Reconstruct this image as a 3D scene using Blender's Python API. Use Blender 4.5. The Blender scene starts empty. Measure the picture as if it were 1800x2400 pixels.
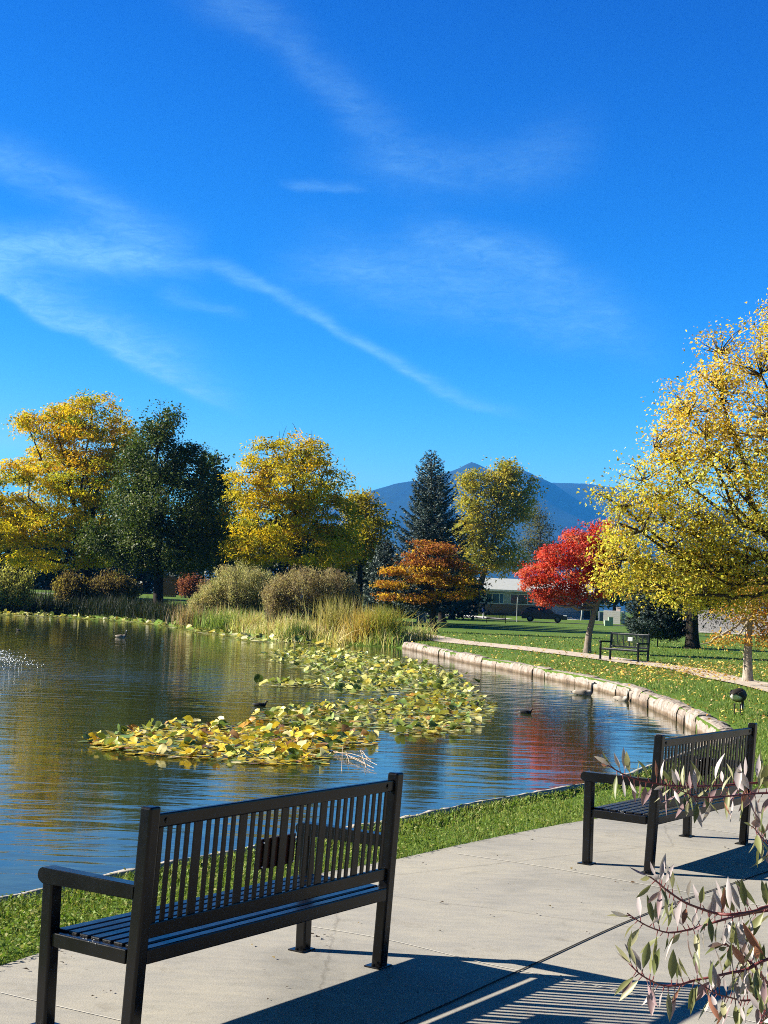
import bpy, bmesh, math, random
import numpy as np
from mathutils import Vector, Matrix
rng = np.random.default_rng(7)
random.seed(7)
SC = bpy.context.scene
COL = SC.collection
R = math.radians

# ------------------------------------------------------------------ camera
F, PITCH, ROLL, H = 3327.0, 0.063, 0.040, 1.623      # focal length in pixels of an 1800 x 2400 frame, radians, metres
cam = bpy.data.cameras.new('camera'); camo = bpy.data.objects.new('camera', cam); COL.objects.link(camo)
cam.sensor_fit = 'VERTICAL'; cam.sensor_height = 24.0; cam.lens = 24.0 * F / 2400
cam.clip_start = 0.05; cam.clip_end = 40000
cp, sp = math.cos(PITCH), math.sin(PITCH); cr, sr = math.cos(ROLL), math.sin(ROLL)
fw = Vector((0, cp, sp)); up0 = Vector((0, -sp, cp)); rt0 = Vector((1, 0, 0))
rt = rt0 * cr + up0 * sr; up = up0 * cr - rt0 * sr
m = Matrix((rt, up, -fw)).transposed().to_4x4(); m.translation = (0, 0, H)
camo.matrix_world = m
SC.camera = camo

# ------------------------------------------------------------------ sun, exposure
SUN_EL, SUN_AZ = R(28.5), R(175.5)            # azimuth measured from +x, counter-clockwise
sd = Vector((math.cos(SUN_AZ) * math.cos(SUN_EL), math.sin(SUN_AZ) * math.cos(SUN_EL), math.sin(SUN_EL)))
sl = bpy.data.lights.new('sun', 'SUN'); sl.energy = 5.0; sl.angle = R(0.53); sl.color = (1.0, 0.93, 0.80)
so = bpy.data.objects.new('sun', sl); COL.objects.link(so)
so.rotation_euler = sd.to_track_quat('Z', 'Y').to_euler(); so.location = (-30, 10, 40)
SC.view_settings.view_transform = 'Standard'; SC.view_settings.look = 'None'
SC.view_settings.exposure = 1.6; SC.view_settings.gamma = 1.0
SC.cycles.use_denoising = False; SC.cycles.filter_width = 1.0
SC.cycles.max_bounces = 8; SC.cycles.diffuse_bounces = 3; SC.cycles.glossy_bounces = 3
SC.cycles.transmission_bounces = 4; SC.cycles.transparent_max_bounces = 8; SC.cycles.volume_bounces = 1
SC.cycles.caustics_reflective = False; SC.cycles.caustics_refractive = False


def ray(px, py):
    u0, w0 = px - 900.0, py - 1200.0
    u = cr * u0 + sr * w0; w = -sr * u0 + cr * w0
    return np.array([u / F, cp + sp * w / F, sp - cp * w / F])


def at(px, py, y):
    r = ray(px, py); return np.array([0, 0, H]) + r * (y / r[1])


# ------------------------------------------------------------------ sky with cirrus (a function of direction only)
W = bpy.data.worlds.new('World'); SC.world = W; W.use_nodes = True
nt = W.node_tree; N = nt.nodes; LK = nt.links; N.clear()


def wn(t, **k):
    n = N.new(t)
    for a, b in k.items(): setattr(n, a, b)
    return n


def wm(op, a, b=None, c=None, clamp=False):
    n = N.new('ShaderNodeMath'); n.operation = op; n.use_clamp = clamp
    for i, v in enumerate((a, b, c)):
        if v is None: continue
        if isinstance(v, (int, float)): n.inputs[i].default_value = float(v)
        else: LK.new(v, n.inputs[i])
    return n.outputs[0]


sky = wn('ShaderNodeTexSky'); sky.sky_type = 'NISHITA'; sky.sun_disc = False
sky.sun_elevation = SUN_EL; sky.sun_rotation = math.pi / 2 - SUN_AZ
sky.altitude = 1700; sky.air_density = 1.0; sky.dust_density = 0.25; sky.ozone_density = 2.5
tcw = wn('ShaderNodeTexCoord'); sepw = wn('ShaderNodeSeparateXYZ'); LK.new(tcw.outputs['Generated'], sepw.inputs[0])
az = wm('ARCTAN2', sepw.outputs[0], sepw.outputs[1]); el = wm('ARCSINE', sepw.outputs[2])


def azel(p):
    r = ray(*p); r = r / np.linalg.norm(r); return math.atan2(r[0], r[1]), math.asin(r[2])


cmb = wn('ShaderNodeCombineXYZ'); LK.new(az, cmb.inputs[0]); LK.new(el, cmb.inputs[1])


def wnoise(sx, sy, rot, scale, detail=6, rough=0.6, dist=0.6):
    mp = wn('ShaderNodeMapping'); mp.inputs['Scale'].default_value = (sx, sy, 1); mp.inputs['Rotation'].default_value = (0, 0, rot)
    LK.new(cmb.outputs[0], mp.inputs[0])
    nz = wn('ShaderNodeTexNoise'); nz.inputs['Scale'].default_value = scale; nz.inputs['Detail'].default_value = detail
    nz.inputs['Roughness'].default_value = rough; nz.inputs['Distortion'].default_value = dist
    LK.new(mp.outputs[0], nz.inputs[0]); return nz.outputs[0]


fib = wnoise(1.0, 4.5, R(-22), 11, 8, 0.62, 0.9)
wob = wnoise(1.0, 2.0, R(-20), 9, 4, 0.5, 0.3)
fine = wnoise(1.0, 3.0, R(-28), 60, 6, 0.65, 1.0)
wobs = wm('MULTIPLY', wm('SUBTRACT', wob, 0.5), 0.035)
fibm = wm('MULTIPLY', wm('SUBTRACT', fib, 0.30), 2.2, clamp=True)
finem = wm('ADD', wm('MULTIPLY', fine, 1.7), 0.1)
# (points along the streak in photo pixels, half width above, half width below, opacity)
STREAKS = [
    ([(-250, 600), (0, 598), (300, 612), (520, 648)], 60, 34, .62),
    ([(330, 612), (560, 655), (720, 742), (900, 832), (1020, 905), (1180, 960), (1300, 985)], 20, 13, .52),
    ([(-200, 610), (0, 690), (200, 790), (400, 895), (620, 985)], 85, 12, .80),
    ([(-150, 340), (0, 385), (150, 465), (330, 545), (520, 590)], 50, 30, .30),
    ([(330, -40), (600, 60), (760, 205), (900, 325), (1100, 380)], 70, 45, .17),
    ([(640, 430), (740, 440), (880, 462)], 16, 10, .28),
    ([(880, 560), (1050, 570), (1200, 610), (1400, 680)], 50, 40, .34),
    ([(560, 650), (850, 640), (1100, 680), (1350, 750), (1650, 850)], 80, 70, .32),
    ([(340, 688), (480, 712), (600, 752)], 14, 14, .26),
    ([(740, 360), (1030, 390), (1300, 358), (1460, 300)], 60, 60, .15),
]
tot = None
for pts, wa, wb, op in STREAKS:
    q = np.array([azel(p) for p in pts]); deg = min(4, len(pts) - 1)
    c0 = q[:, 0].mean(); co = np.polyfit(q[:, 0] - c0, q[:, 1], deg)
    a0, a1 = q[0, 0], q[-1, 0]; t = wm('SUBTRACT', az, c0)
    e = co[0]
    for c in co[1:]: e = wm('MULTIPLY_ADD', e, t, float(c))
    d = wm('SUBTRACT', wm('ADD', el, wobs), e)
    ga = wm('EXPONENT', wm('MULTIPLY', wm('POWER', wm('DIVIDE', wm('MAXIMUM', d, 0.0), wa / F), 2.0), -1.0))
    gb = wm('EXPONENT', wm('MULTIPLY', wm('POWER', wm('DIVIDE', wm('MINIMUM', d, 0.0), wb / F), 2.0), -1.0))
    sm = (a1 - a0) * .28
    mr0 = wn('ShaderNodeMapRange', interpolation_type='SMOOTHSTEP'); LK.new(az, mr0.inputs[0])
    mr0.inputs[1].default_value = a0 - (0.3 if pts[0][0] < 0 else 0); mr0.inputs[2].default_value = a0 + sm
    mr1 = wn('ShaderNodeMapRange', interpolation_type='SMOOTHSTEP'); LK.new(az, mr1.inputs[0])
    mr1.inputs[1].default_value = a1 - sm; mr1.inputs[2].default_value = a1; mr1.inputs[3].default_value = 1; mr1.inputs[4].default_value = 0
    g = wm('MULTIPLY', wm('MULTIPLY', ga, gb), wm('MULTIPLY', mr0.outputs[0], mr1.outputs[0]))
    g = wm('MULTIPLY', g, op)
    tot = g if tot is None else wm('MAXIMUM', tot, wm('ADD', wm('MULTIPLY', tot, .6), wm('MULTIPLY', g, .8)))
cl = wm('MULTIPLY', tot, wm('MULTIPLY', wm('ADD', wm('MULTIPLY', fibm, .62), .38), finem), clamp=True)
cl = wm('MULTIPLY', cl, 1.2)
gam = wn('ShaderNodeGamma'); gam.inputs[1].default_value = 1.30
skm = wn('ShaderNodeMix', data_type='RGBA', blend_type='MULTIPLY'); skm.inputs[0].default_value = 1.0
LK.new(sky.outputs[0], gam.inputs[0]); LK.new(gam.outputs[0], skm.inputs[6]); skm.inputs[7].default_value = (0.50, 0.64, 0.70, 1)
hs = wn('ShaderNodeHueSaturation'); hs.inputs['Saturation'].default_value = 1.25; hs.inputs['Value'].default_value = 1.0
LK.new(skm.outputs[2], hs.inputs['Color'])
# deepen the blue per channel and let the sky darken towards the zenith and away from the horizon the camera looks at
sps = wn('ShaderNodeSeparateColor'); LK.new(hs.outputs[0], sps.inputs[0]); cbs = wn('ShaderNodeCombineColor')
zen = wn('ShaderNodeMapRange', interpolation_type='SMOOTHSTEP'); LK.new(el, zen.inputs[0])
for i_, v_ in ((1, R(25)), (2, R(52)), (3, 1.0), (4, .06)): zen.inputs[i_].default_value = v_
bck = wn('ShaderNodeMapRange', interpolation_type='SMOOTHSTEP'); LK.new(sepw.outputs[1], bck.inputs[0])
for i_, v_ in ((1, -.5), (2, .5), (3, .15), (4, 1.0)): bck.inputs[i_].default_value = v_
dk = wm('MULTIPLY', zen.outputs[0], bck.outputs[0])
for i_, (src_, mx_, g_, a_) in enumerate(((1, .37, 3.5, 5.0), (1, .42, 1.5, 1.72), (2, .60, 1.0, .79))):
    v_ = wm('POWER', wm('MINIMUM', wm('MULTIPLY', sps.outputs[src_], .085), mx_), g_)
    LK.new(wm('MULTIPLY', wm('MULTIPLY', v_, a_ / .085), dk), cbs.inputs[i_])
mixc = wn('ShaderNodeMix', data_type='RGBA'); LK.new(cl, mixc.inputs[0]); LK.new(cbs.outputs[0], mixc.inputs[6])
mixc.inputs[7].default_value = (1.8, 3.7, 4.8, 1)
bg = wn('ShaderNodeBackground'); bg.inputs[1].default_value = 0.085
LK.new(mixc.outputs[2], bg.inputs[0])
wo = wn('ShaderNodeOutputWorld'); LK.new(bg.outputs[0], wo.inputs[0])


# ------------------------------------------------------------------ helpers
def tag(o, label=None, cat=None, group=None, kind=None):
    if label: o['label'] = label
    if cat: o['category'] = cat
    if group: o['group'] = group
    if kind: o['kind'] = kind
    return o


def empty(name, loc, rz=0.0, label=None, cat=None, group=None):
    o = bpy.data.objects.new(name, None); COL.objects.link(o)
    o.location = loc; o.rotation_euler = (0, 0, rz); o.empty_display_size = .2
    return tag(o, label, cat, group)


def mesh(name, V, Fc, mat, parent=None, smooth=False, col=None, loc=None):
    """one mesh object; Fc is an (n,k) array or a list of tuples; col is one rgb per vertex"""
    V = np.asarray(V, dtype=np.float32).reshape(-1, 3)
    me = bpy.data.meshes.new(name)
    if isinstance(Fc, np.ndarray):
        n, k = Fc.shape
        me.vertices.add(len(V)); me.vertices.foreach_set('co', V.ravel())
        me.loops.add(n * k); me.loops.foreach_set('vertex_index', Fc.astype(np.int32).ravel())
        me.polygons.add(n); me.polygons.foreach_set('loop_start', np.arange(0, n * k, k, dtype=np.int32))
        me.update(calc_edges=True)
    else:
        me.from_pydata(V.tolist(), [], [tuple(int(i) for i in f) for f in Fc]); me.update()
    if smooth: me.polygons.foreach_set('use_smooth', np.ones(len(me.polygons), dtype=bool))
    if col is not None:
        at_ = me.color_attributes.new('Col', 'FLOAT_COLOR', 'POINT')
        c = np.ones((len(V), 4), dtype=np.float32); c[:, :3] = np.clip(col, 0, 1); at_.data.foreach_set('color', c.ravel())
    if mat is not None: me.materials.append(mat)
    o = bpy.data.objects.new(name, me); COL.objects.link(o)
    if parent is not None: o.parent = parent
    if loc is not None: o.location = loc
    return o


def bmobj(name, bm, mat, parent=None, smooth=False):
    me = bpy.data.meshes.new(name); bmesh.ops.recalc_face_normals(bm, faces=bm.faces); bm.to_mesh(me); bm.free()
    if smooth: me.polygons.foreach_set('use_smooth', np.ones(len(me.polygons), dtype=bool))
    me.materials.append(mat); o = bpy.data.objects.new(name, me); COL.objects.link(o)
    if parent is not None: o.parent = parent
    return o


def rbox(bm, c, s, bev=0.0, mat=None, seg=2):
    """box of size s centred at c, bevelled"""
    r = bmesh.ops.create_cube(bm, size=1.0)
    M = Matrix.Translation(c) @ (mat or Matrix.Identity(4)) @ Matrix.Diagonal((s[0], s[1], s[2], 1))
    bmesh.ops.transform(bm, matrix=M, verts=r['verts'])
    if bev > 0:
        es = list({e for v in r['verts'] for e in v.link_edges})
        bmesh.ops.bevel(bm, geom=es, offset=bev, segments=seg, affect='EDGES', profile=.5)


def prism(bm, poly, axis, a, b):
    """extrude polygon poly (2D) from a to b along an axis ('x','y','z')"""
    def p3(p, t):
        return {'x': (t, p[0], p[1]), 'y': (p[0], t, p[1]), 'z': (p[0], p[1], t)}[axis]
    v0 = [bm.verts.new(p3(p, a)) for p in poly]; v1 = [bm.verts.new(p3(p, b)) for p in poly]
    n = len(poly)
    bm.faces.new(v0[::-1]); bm.faces.new(v1)
    for i in range(n): bm.faces.new((v0[i], v0[(i + 1) % n], v1[(i + 1) % n], v1[i]))


def cyl(bm, p0, p1, r0, r1=None, seg=12):
    p0, p1 = Vector(p0), Vector(p1); d = p1 - p0
    M = Matrix.Translation((p0 + p1) / 2) @ d.to_track_quat('Z', 'Y').to_matrix().to_4x4()
    bmesh.ops.create_cone(bm, cap_ends=True, segments=seg, radius1=r0, radius2=r0 if r1 is None else r1, depth=d.length, matrix=M)


class Tubes:
    def __init__(s): s.V = []; s.Q = []; s.n = 0
    def add(s, pts, rad, seg=6, flat=1.0):
        P = np.asarray(pts, float); rad = np.asarray(rad, float) * np.ones(len(P))
        T = np.gradient(P, axis=0); T /= np.linalg.norm(T, axis=1)[:, None] + 1e-9
        ref = np.array([0, 0, 1.0]) if abs(T[:, 2].mean()) < .8 else np.array([1.0, 0, 0])
        U = np.cross(T, ref); U /= np.linalg.norm(U, axis=1)[:, None] + 1e-9; Vv = np.cross(U, T)
        a = np.arange(seg) * 2 * math.pi / seg
        ring = P[:, None, :] + rad[:, None, None] * (np.cos(a)[None, :, None] * U[:, None, :] + np.sin(a)[None, :, None] * Vv[:, None, :] * flat)
        k = len(P); s.V.append(ring.reshape(-1, 3))
        i = np.arange(k - 1)[:, None] * seg; j = np.arange(seg)[None, :]; j2 = (j + 1) % seg
        s.Q.append((np.stack([i + j, i + j2, i + seg + j2, i + seg + j], -1).reshape(-1, 4)) + s.n); s.n += k * seg
    def build(s, name, mat, parent=None, smooth=True):
        if not s.V: return None
        return mesh(name, np.concatenate(s.V), np.concatenate(s.Q), mat, parent, smooth)


def curve(p, n):
    """Catmull-Rom through control points, n samples"""
    p = np.asarray(p, float); q = np.vstack([2 * p[0] - p[1], p, 2 * p[-1] - p[-2]])
    t = np.linspace(0, len(p) - 1 - 1e-9, n); i = t.astype(int); f = (t - i)[:, None]
    a, b, c, d = q[i], q[i + 1], q[i + 2], q[i + 3]
    return .5 * (2 * b + (c - a) * f + (2 * a - 5 * b + 4 * c - d) * f ** 2 + (3 * b - a - 3 * c + d) * f ** 3)


def closed(p, per):
    p = np.asarray(p, float); n = len(p)
    out = []
    for i in range(n):
        a, b, c, d = p[i - 1], p[i], p[(i + 1) % n], p[(i + 2) % n]
        f = (np.arange(per) / per)[:, None]
        out.append(.5 * (2 * b + (c - a) * f + (2 * a - 5 * b + 4 * c - d) * f ** 2 + (3 * b - a - 3 * c + d) * f ** 3))
    return np.concatenate(out)


def inside(poly, X, Y):
    poly = np.asarray(poly); r = np.zeros(len(X), bool); j = len(poly) - 1
    for i in range(len(poly)):
        xi, yi = poly[i, :2]; xj, yj = poly[j, :2]
        if yi != yj:
            r ^= ((yi > Y) != (yj > Y)) & (X < (xj - xi) * (Y - yi) / (yj - yi) + xi)
        j = i
    return r


def dist_line(line, X, Y):
    d = np.full(len(X), 1e9)
    for a, b in zip(line[:-1], line[1:]):
        ab = b[:2] - a[:2]; t = np.clip(((X - a[0]) * ab[0] + (Y - a[1]) * ab[1]) / (ab @ ab + 1e-9), 0, 1)
        d = np.minimum(d, np.hypot(X - a[0] - t * ab[0], Y - a[1] - t * ab[1]))
    return d


def ss(a, b, x):
    t = np.clip((np.asarray(x, float) - a) / (b - a), 0, 1); return t * t * (3 - 2 * t)


# ------------------------------------------------------------------ materials
def new_mat(name):
    mt = bpy.data.materials.new(name); mt.use_nodes = True; t = mt.node_tree
    b = t.nodes['Principled BSDF']; return mt, t, b


def nn(t, ty, ins=None, **k):
    n = t.nodes.new(ty)
    for a, v in k.items(): setattr(n, a, v)
    for a, v in (ins or {}).items():
        if hasattr(v, 'is_linked') and not isinstance(v, (int, float)): t.links.new(v, n.inputs[a])
        else: n.inputs[a].default_value = v
    return n


def ramp(t, fac, stops):
    n = t.nodes.new('ShaderNodeValToRGB'); t.links.new(fac, n.inputs[0]); e = n.color_ramp.elements
    while len(e) < len(stops): e.new(.5)
    for x, (p, c) in zip(e, stops): x.position = p; x.color = (*c, 1) if len(c) == 3 else c
    return n.outputs[0]


def coords(t, scale=(1, 1, 1), rot=(0, 0, 0)):
    tc = t.nodes.new('ShaderNodeTexCoord'); mp = t.nodes.new('ShaderNodeMapping')
    mp.inputs['Scale'].default_value = scale; mp.inputs['Rotation'].default_value = rot
    t.links.new(tc.outputs['Object'], mp.inputs[0]); return mp.outputs[0]


def simple(name, c, rough=.6, spec=.4, var=.15, nscale=8.0, bump=0.0, bscale=40.0, metal=0.0):
    mt, t, b = new_mat(name); v = coords(t)
    nz = nn(t, 'ShaderNodeTexNoise', {'Vector': v, 'Scale': nscale, 'Detail': 6.0, 'Roughness': .65})
    lo = tuple(x * (1 - var) for x in c); hi = tuple(min(1, x * (1 + var)) for x in c)
    t.links.new(ramp(t, nz.outputs[0], [(.3, lo), (.7, hi)]), b.inputs['Base Color'])
    b.inputs['Roughness'].default_value = rough; b.inputs['Specular IOR Level'].default_value = spec; b.inputs['Metallic'].default_value = metal
    if bump:
        n2 = nn(t, 'ShaderNodeTexNoise', {'Vector': v, 'Scale': bscale, 'Detail': 5.0})
        bp = nn(t, 'ShaderNodeBump', {'Height': n2.outputs[0], 'Strength': .6, 'Distance': bump}); t.links.new(bp.outputs[0], b.inputs['Normal'])
    return mt


def leafmat(name, rough=.5, spec=.3, trans=.35, tint=(1.0, .95, .6)):
    mt, t, b = new_mat(name)
    a = t.nodes.new('ShaderNodeAttribute'); a.attribute_name = 'Col'
    t.links.new(a.outputs[0], b.inputs['Base Color']); b.inputs['Roughness'].default_value = rough; b.inputs['Specular IOR Level'].default_value = spec
    if trans > 0:
        mx = nn(t, 'ShaderNodeMix', data_type='RGBA', blend_type='MULTIPLY'); mx.inputs[0].default_value = 1
        t.links.new(a.outputs[0], mx.inputs[6]); mx.inputs[7].default_value = (*tint, 1)
        tr = t.nodes.new('ShaderNodeBsdfTranslucent'); t.links.new(mx.outputs[2], tr.inputs[0])
        ms = t.nodes.new('ShaderNodeMixShader'); ms.inputs[0].default_value = trans
        t.links.new(b.outputs[0], ms.inputs[1]); t.links.new(tr.outputs[0], ms.inputs[2])
        t.links.new(ms.outputs[0], t.nodes['Material Output'].inputs[0])
    return mt


def barkmat(name, c, stretch=5):
    mt, t, b = new_mat(name); v = coords(t, (1, 1, 1.0 / stretch))
    nz = nn(t, 'ShaderNodeTexNoise', {'Vector': v, 'Scale': 22.0, 'Detail': 7.0, 'Roughness': .7})
    t.links.new(ramp(t, nz.outputs[0], [(.32, tuple(x * .45 for x in c)), (.55, c), (.75, tuple(min(1, x * 1.35) for x in c))]), b.inputs['Base Color'])
    b.inputs['Roughness'].default_value = .9; b.inputs['Specular IOR Level'].default_value = .15
    bp = nn(t, 'ShaderNodeBump', {'Height': nz.outputs[0], 'Strength': .7, 'Distance': .02}); t.links.new(bp.outputs[0], b.inputs['Normal'])
    return mt


M_LEAF = leafmat('autumn_leaf', .65, .12, .46)
M_LEAFG = leafmat('glossy_leaf', .5, .22, .30, (.8, 1, .4))
M_NEEDLE = leafmat('needle', .55, .3, .06)
M_BLADE = leafmat('grass_blade', .55, .25, .38, (1, 1, .55))
M_LILY = leafmat('lily_leaf', .38, .45, .22)
M_DRY = leafmat('fallen_leaf', .7, .2, .15)
M_BARK = barkmat('bark', (.075, .058, .045)); M_BARKL = barkmat('pale_bark', (.40, .34, .28), 2.0); M_BARKD = barkmat('dark_bark', (.03, .024, .02))
M_BARKR = barkmat('grey_bark', (.22, .18, .15), 3.0)
M_STEM = simple('red_stem', (.14, .03, .03), .5, .4, .4, 60)


def mat_black():
    mt, t, b = new_mat('black_paint'); v = coords(t)
    nz = nn(t, 'ShaderNodeTexNoise', {'Vector': v, 'Scale': 9.0, 'Detail': 6.0, 'Roughness': .7})
    b.inputs['Base Color'].default_value = (.0045, .0045, .005, 1)
    t.links.new(ramp(t, nz.outputs[0], [(.3, (.16,) * 3), (.75, (.34,) * 3)]), b.inputs['Roughness'])
    b.inputs['Specular IOR Level'].default_value = .26
    sc = nn(t, 'ShaderNodeTexNoise', {'Vector': coords(t, (9, 9, 60), (.5, .4, .2)), 'Scale': 7.0, 'Detail': 2.0})
    mx = nn(t, 'ShaderNodeMix', data_type='RGBA'); t.links.new(ramp(t, sc.outputs[0], [(.74, (0, 0, 0)), (.78, (.5, .5, .5))]), mx.inputs[0])
    mx.inputs[6].default_value = (.0045, .0045, .005, 1); mx.inputs[7].default_value = (.05, .05, .05, 1); t.links.new(mx.outputs[2], b.inputs['Base Color'])
    n2 = nn(t, 'ShaderNodeTexNoise', {'Vector': v, 'Scale': 220.0, 'Detail': 2.0})
    bp = nn(t, 'ShaderNodeBump', {'Height': n2.outputs[0], 'Strength': .12, 'Distance': .002}); t.links.new(bp.outputs[0], b.inputs['Normal'])
    return mt


M_BLACK = mat_black()
M_BRONZE = simple('bronze_plate', (.06, .022, .015), .4, .5, .2, 30)
M_PALEPLATE = simple('pale_plate', (.30, .31, .32), .35, .5, .2, 30, metal=.2)
M_STEEL = simple('bolt_steel', (.5, .5, .5), .35, .5, .2, 60, metal=.8)


def mat_concrete():
    mt, t, b = new_mat('concrete'); v = coords(t)
    n1 = nn(t, 'ShaderNodeTexNoise', {'Vector': v, 'Scale': .9, 'Detail': 8.0, 'Roughness': .62, 'Distortion': .4})
    n2 = nn(t, 'ShaderNodeTexNoise', {'Vector': coords(t, (1.5, 5, 1), (0, 0, R(14))), 'Scale': 3.0, 'Detail': 8.0, 'Roughness': .7})
    n3 = nn(t, 'ShaderNodeTexNoise', {'Vector': v, 'Scale': 160.0, 'Detail': 3.0, 'Roughness': .7})
    c1 = ramp(t, n1.outputs[0], [(.28, (.235, .225, .20)), (.48, (.33, .31, .27)), (.72, (.40, .37, .30))])
    c2 = ramp(t, n2.outputs[0], [(.3, (.84, .86, .88)), (.52, (1, 1, 1)), (.75, (1.13, 1.11, 1.05))])
    c3 = ramp(t, n3.outputs[0], [(.25, (.72,) * 3), (.5, (1, 1, 1)), (.8, (1.12,) * 3)])
    m1 = nn(t, 'ShaderNodeMix', data_type='RGBA', blend_type='MULTIPLY'); m1.inputs[0].default_value = 1; t.links.new(c1, m1.inputs[6]); t.links.new(c2, m1.inputs[7])
    m2 = nn(t, 'ShaderNodeMix', data_type='RGBA', blend_type='MULTIPLY'); m2.inputs[0].default_value = 1; t.links.new(m1.outputs[2], m2.inputs[6]); t.links.new(c3, m2.inputs[7])
    vo = nn(t, 'ShaderNodeTexVoronoi', {'Vector': v, 'Scale': 5.0, 'Randomness': 1.0})
    st = ramp(t, vo.outputs['Distance'], [(.02, (.45, .43, .40)), (.05, (1, 1, 1))])
    m3 = nn(t, 'ShaderNodeMix', data_type='RGBA', blend_type='MULTIPLY'); m3.inputs[0].default_value = .7; t.links.new(m2.outputs[2], m3.inputs[6]); t.links.new(st, m3.inputs[7])
    n5 = nn(t, 'ShaderNodeTexNoise', {'Vector': v, 'Scale': 2.6, 'Detail': 9.0, 'Roughness': .75, 'Distortion': 1.2})
    st5 = ramp(t, n5.outputs[0], [(.30, (.70, .68, .64)), (.44, (1, 1, 1)), (.62, (1, 1, 1)), (.74, (1.16, 1.10, .98))])
    m5 = nn(t, 'ShaderNodeMix', data_type='RGBA', blend_type='MULTIPLY'); m5.inputs[0].default_value = .8; t.links.new(m3.outputs[2], m5.inputs[6]); t.links.new(st5, m5.inputs[7])
    vc = nn(t, 'ShaderNodeTexVoronoi', {'Vector': nn(t, 'ShaderNodeMix', {4: v, 5: n5.outputs[1], 0: .12}, data_type='VECTOR').outputs[1], 'Scale': .42}, feature='DISTANCE_TO_EDGE')
    ck = ramp(t, vc.outputs['Distance'], [(.0, (.35, .33, .30)), (.0025, (1, 1, 1))])
    m6 = nn(t, 'ShaderNodeMix', data_type='RGBA', blend_type='MULTIPLY'); m6.inputs[0].default_value = .4; t.links.new(m5.outputs[2], m6.inputs[6]); t.links.new(ck, m6.inputs[7])
    t.links.new(m6.outputs[2], b.inputs['Base Color']); b.inputs['Roughness'].default_value = .82; b.inputs['Specular IOR Level'].default_value = .25
    bp = nn(t, 'ShaderNodeBump', {'Height': n3.outputs[0], 'Strength': .35, 'Distance': .004}); t.links.new(bp.outputs[0], b.inputs['Normal'])
    return mt


def mat_lawn():
    mt, t, b = new_mat('lawn'); v = coords(t)
    n1 = nn(t, 'ShaderNodeTexNoise', {'Vector': v, 'Scale': .25, 'Detail': 7.0, 'Roughness': .6})
    n2 = nn(t, 'ShaderNodeTexNoise', {'Vector': v, 'Scale': 14.0, 'Detail': 6.0, 'Roughness': .75})
    c1 = ramp(t, n1.outputs[0], [(.3, (.066, .128, .016)), (.55, (.095, .165, .022)), (.75, (.15, .19, .036))])
    c2 = ramp(t, n2.outputs[0], [(.3, (.45, .5, .4)), (.5, (1, 1, 1)), (.72, (1.7, 1.5, 1.2))])
    m1 = nn(t, 'ShaderNodeMix', data_type='RGBA', blend_type='MULTIPLY'); m1.inputs[0].default_value = 1; t.links.new(c1, m1.inputs[6]); t.links.new(c2, m1.inputs[7])
    t.links.new(m1.outputs[2], b.inputs['Base Color']); b.inputs['Roughness'].default_value = .85; b.inputs['Specular IOR Level'].default_value = .15
    bp = nn(t, 'ShaderNodeBump', {'Height': n2.outputs[0], 'Strength': .8, 'Distance': .04}); t.links.new(bp.outputs[0], b.inputs['Normal'])
    return mt


FOUNT = at(-75, 1566, 33.0)


def mat_water():
    mt, t, b = new_mat('pond_water'); tc = t.nodes.new('ShaderNodeTexCoord'); P = tc.outputs['Object']
    def noise(scale, rot, s, det, dist=0.0):
        mp = nn(t, 'ShaderNodeMapping', {'Vector': P, 'Scale': scale, 'Rotation': (0, 0, rot)})
        return nn(t, 'ShaderNodeTexNoise', {'Vector': mp.outputs[0], 'Scale': s, 'Detail': det, 'Roughness': .5, 'Distortion': dist}).outputs[0]
    def mth(op, a, b_=None, c_=None):
        n = t.nodes.new('ShaderNodeMath'); n.operation = op
        for i, v in enumerate((a, b_, c_)):
            if v is None: continue
            if isinstance(v, (int, float)): n.inputs[i].default_value = v
            else: t.links.new(v, n.inputs[i])
        return n.outputs[0]
    swell = noise((.35, 1.7, 1), R(6), 1.5, 3.0, .5)
    chop = noise((.6, 1.5, 1), R(-8), 6.0, 3.0, .3)
    sub = nn(t, 'ShaderNodeVectorMath', {0: P, 1: (FOUNT[0], FOUNT[1], 0)}, operation='DISTANCE')
    near = nn(t, 'ShaderNodeMapRange', {0: sub.outputs['Value'], 1: 1.0, 2: 17.0, 3: 1.0, 4: 0.0}, interpolation_type='SMOOTHSTEP').outputs[0]
    patch = noise((.25, .25, 1), 0, .5, 2.0)
    patchm = nn(t, 'ShaderNodeMapRange', {0: patch, 1: .35, 2: .65, 3: .35, 4: 1.1}).outputs[0]
    long_ = noise((.16, .75, 1), R(4), .9, 2.0, .6)
    hgt = mth('ADD', mth('MULTIPLY_ADD', long_, .0055, mth('MULTIPLY', swell, mth('MULTIPLY_ADD', near, .026, .0078))), mth('MULTIPLY', mth('MULTIPLY', chop, patchm), mth('MULTIPLY_ADD', near, .014, .0013)))
    bp = nn(t, 'ShaderNodeBump', {'Height': hgt, 'Strength': 1.0, 'Distance': 1.0}); t.links.new(bp.outputs[0], b.inputs['Normal'])
    b.inputs['Base Color'].default_value = (.029, .038, .012, 1); b.inputs['Roughness'].default_value = .035
    b.inputs['IOR'].default_value = 1.33; b.inputs['Specular IOR Level'].default_value = .5
    return mt


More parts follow.
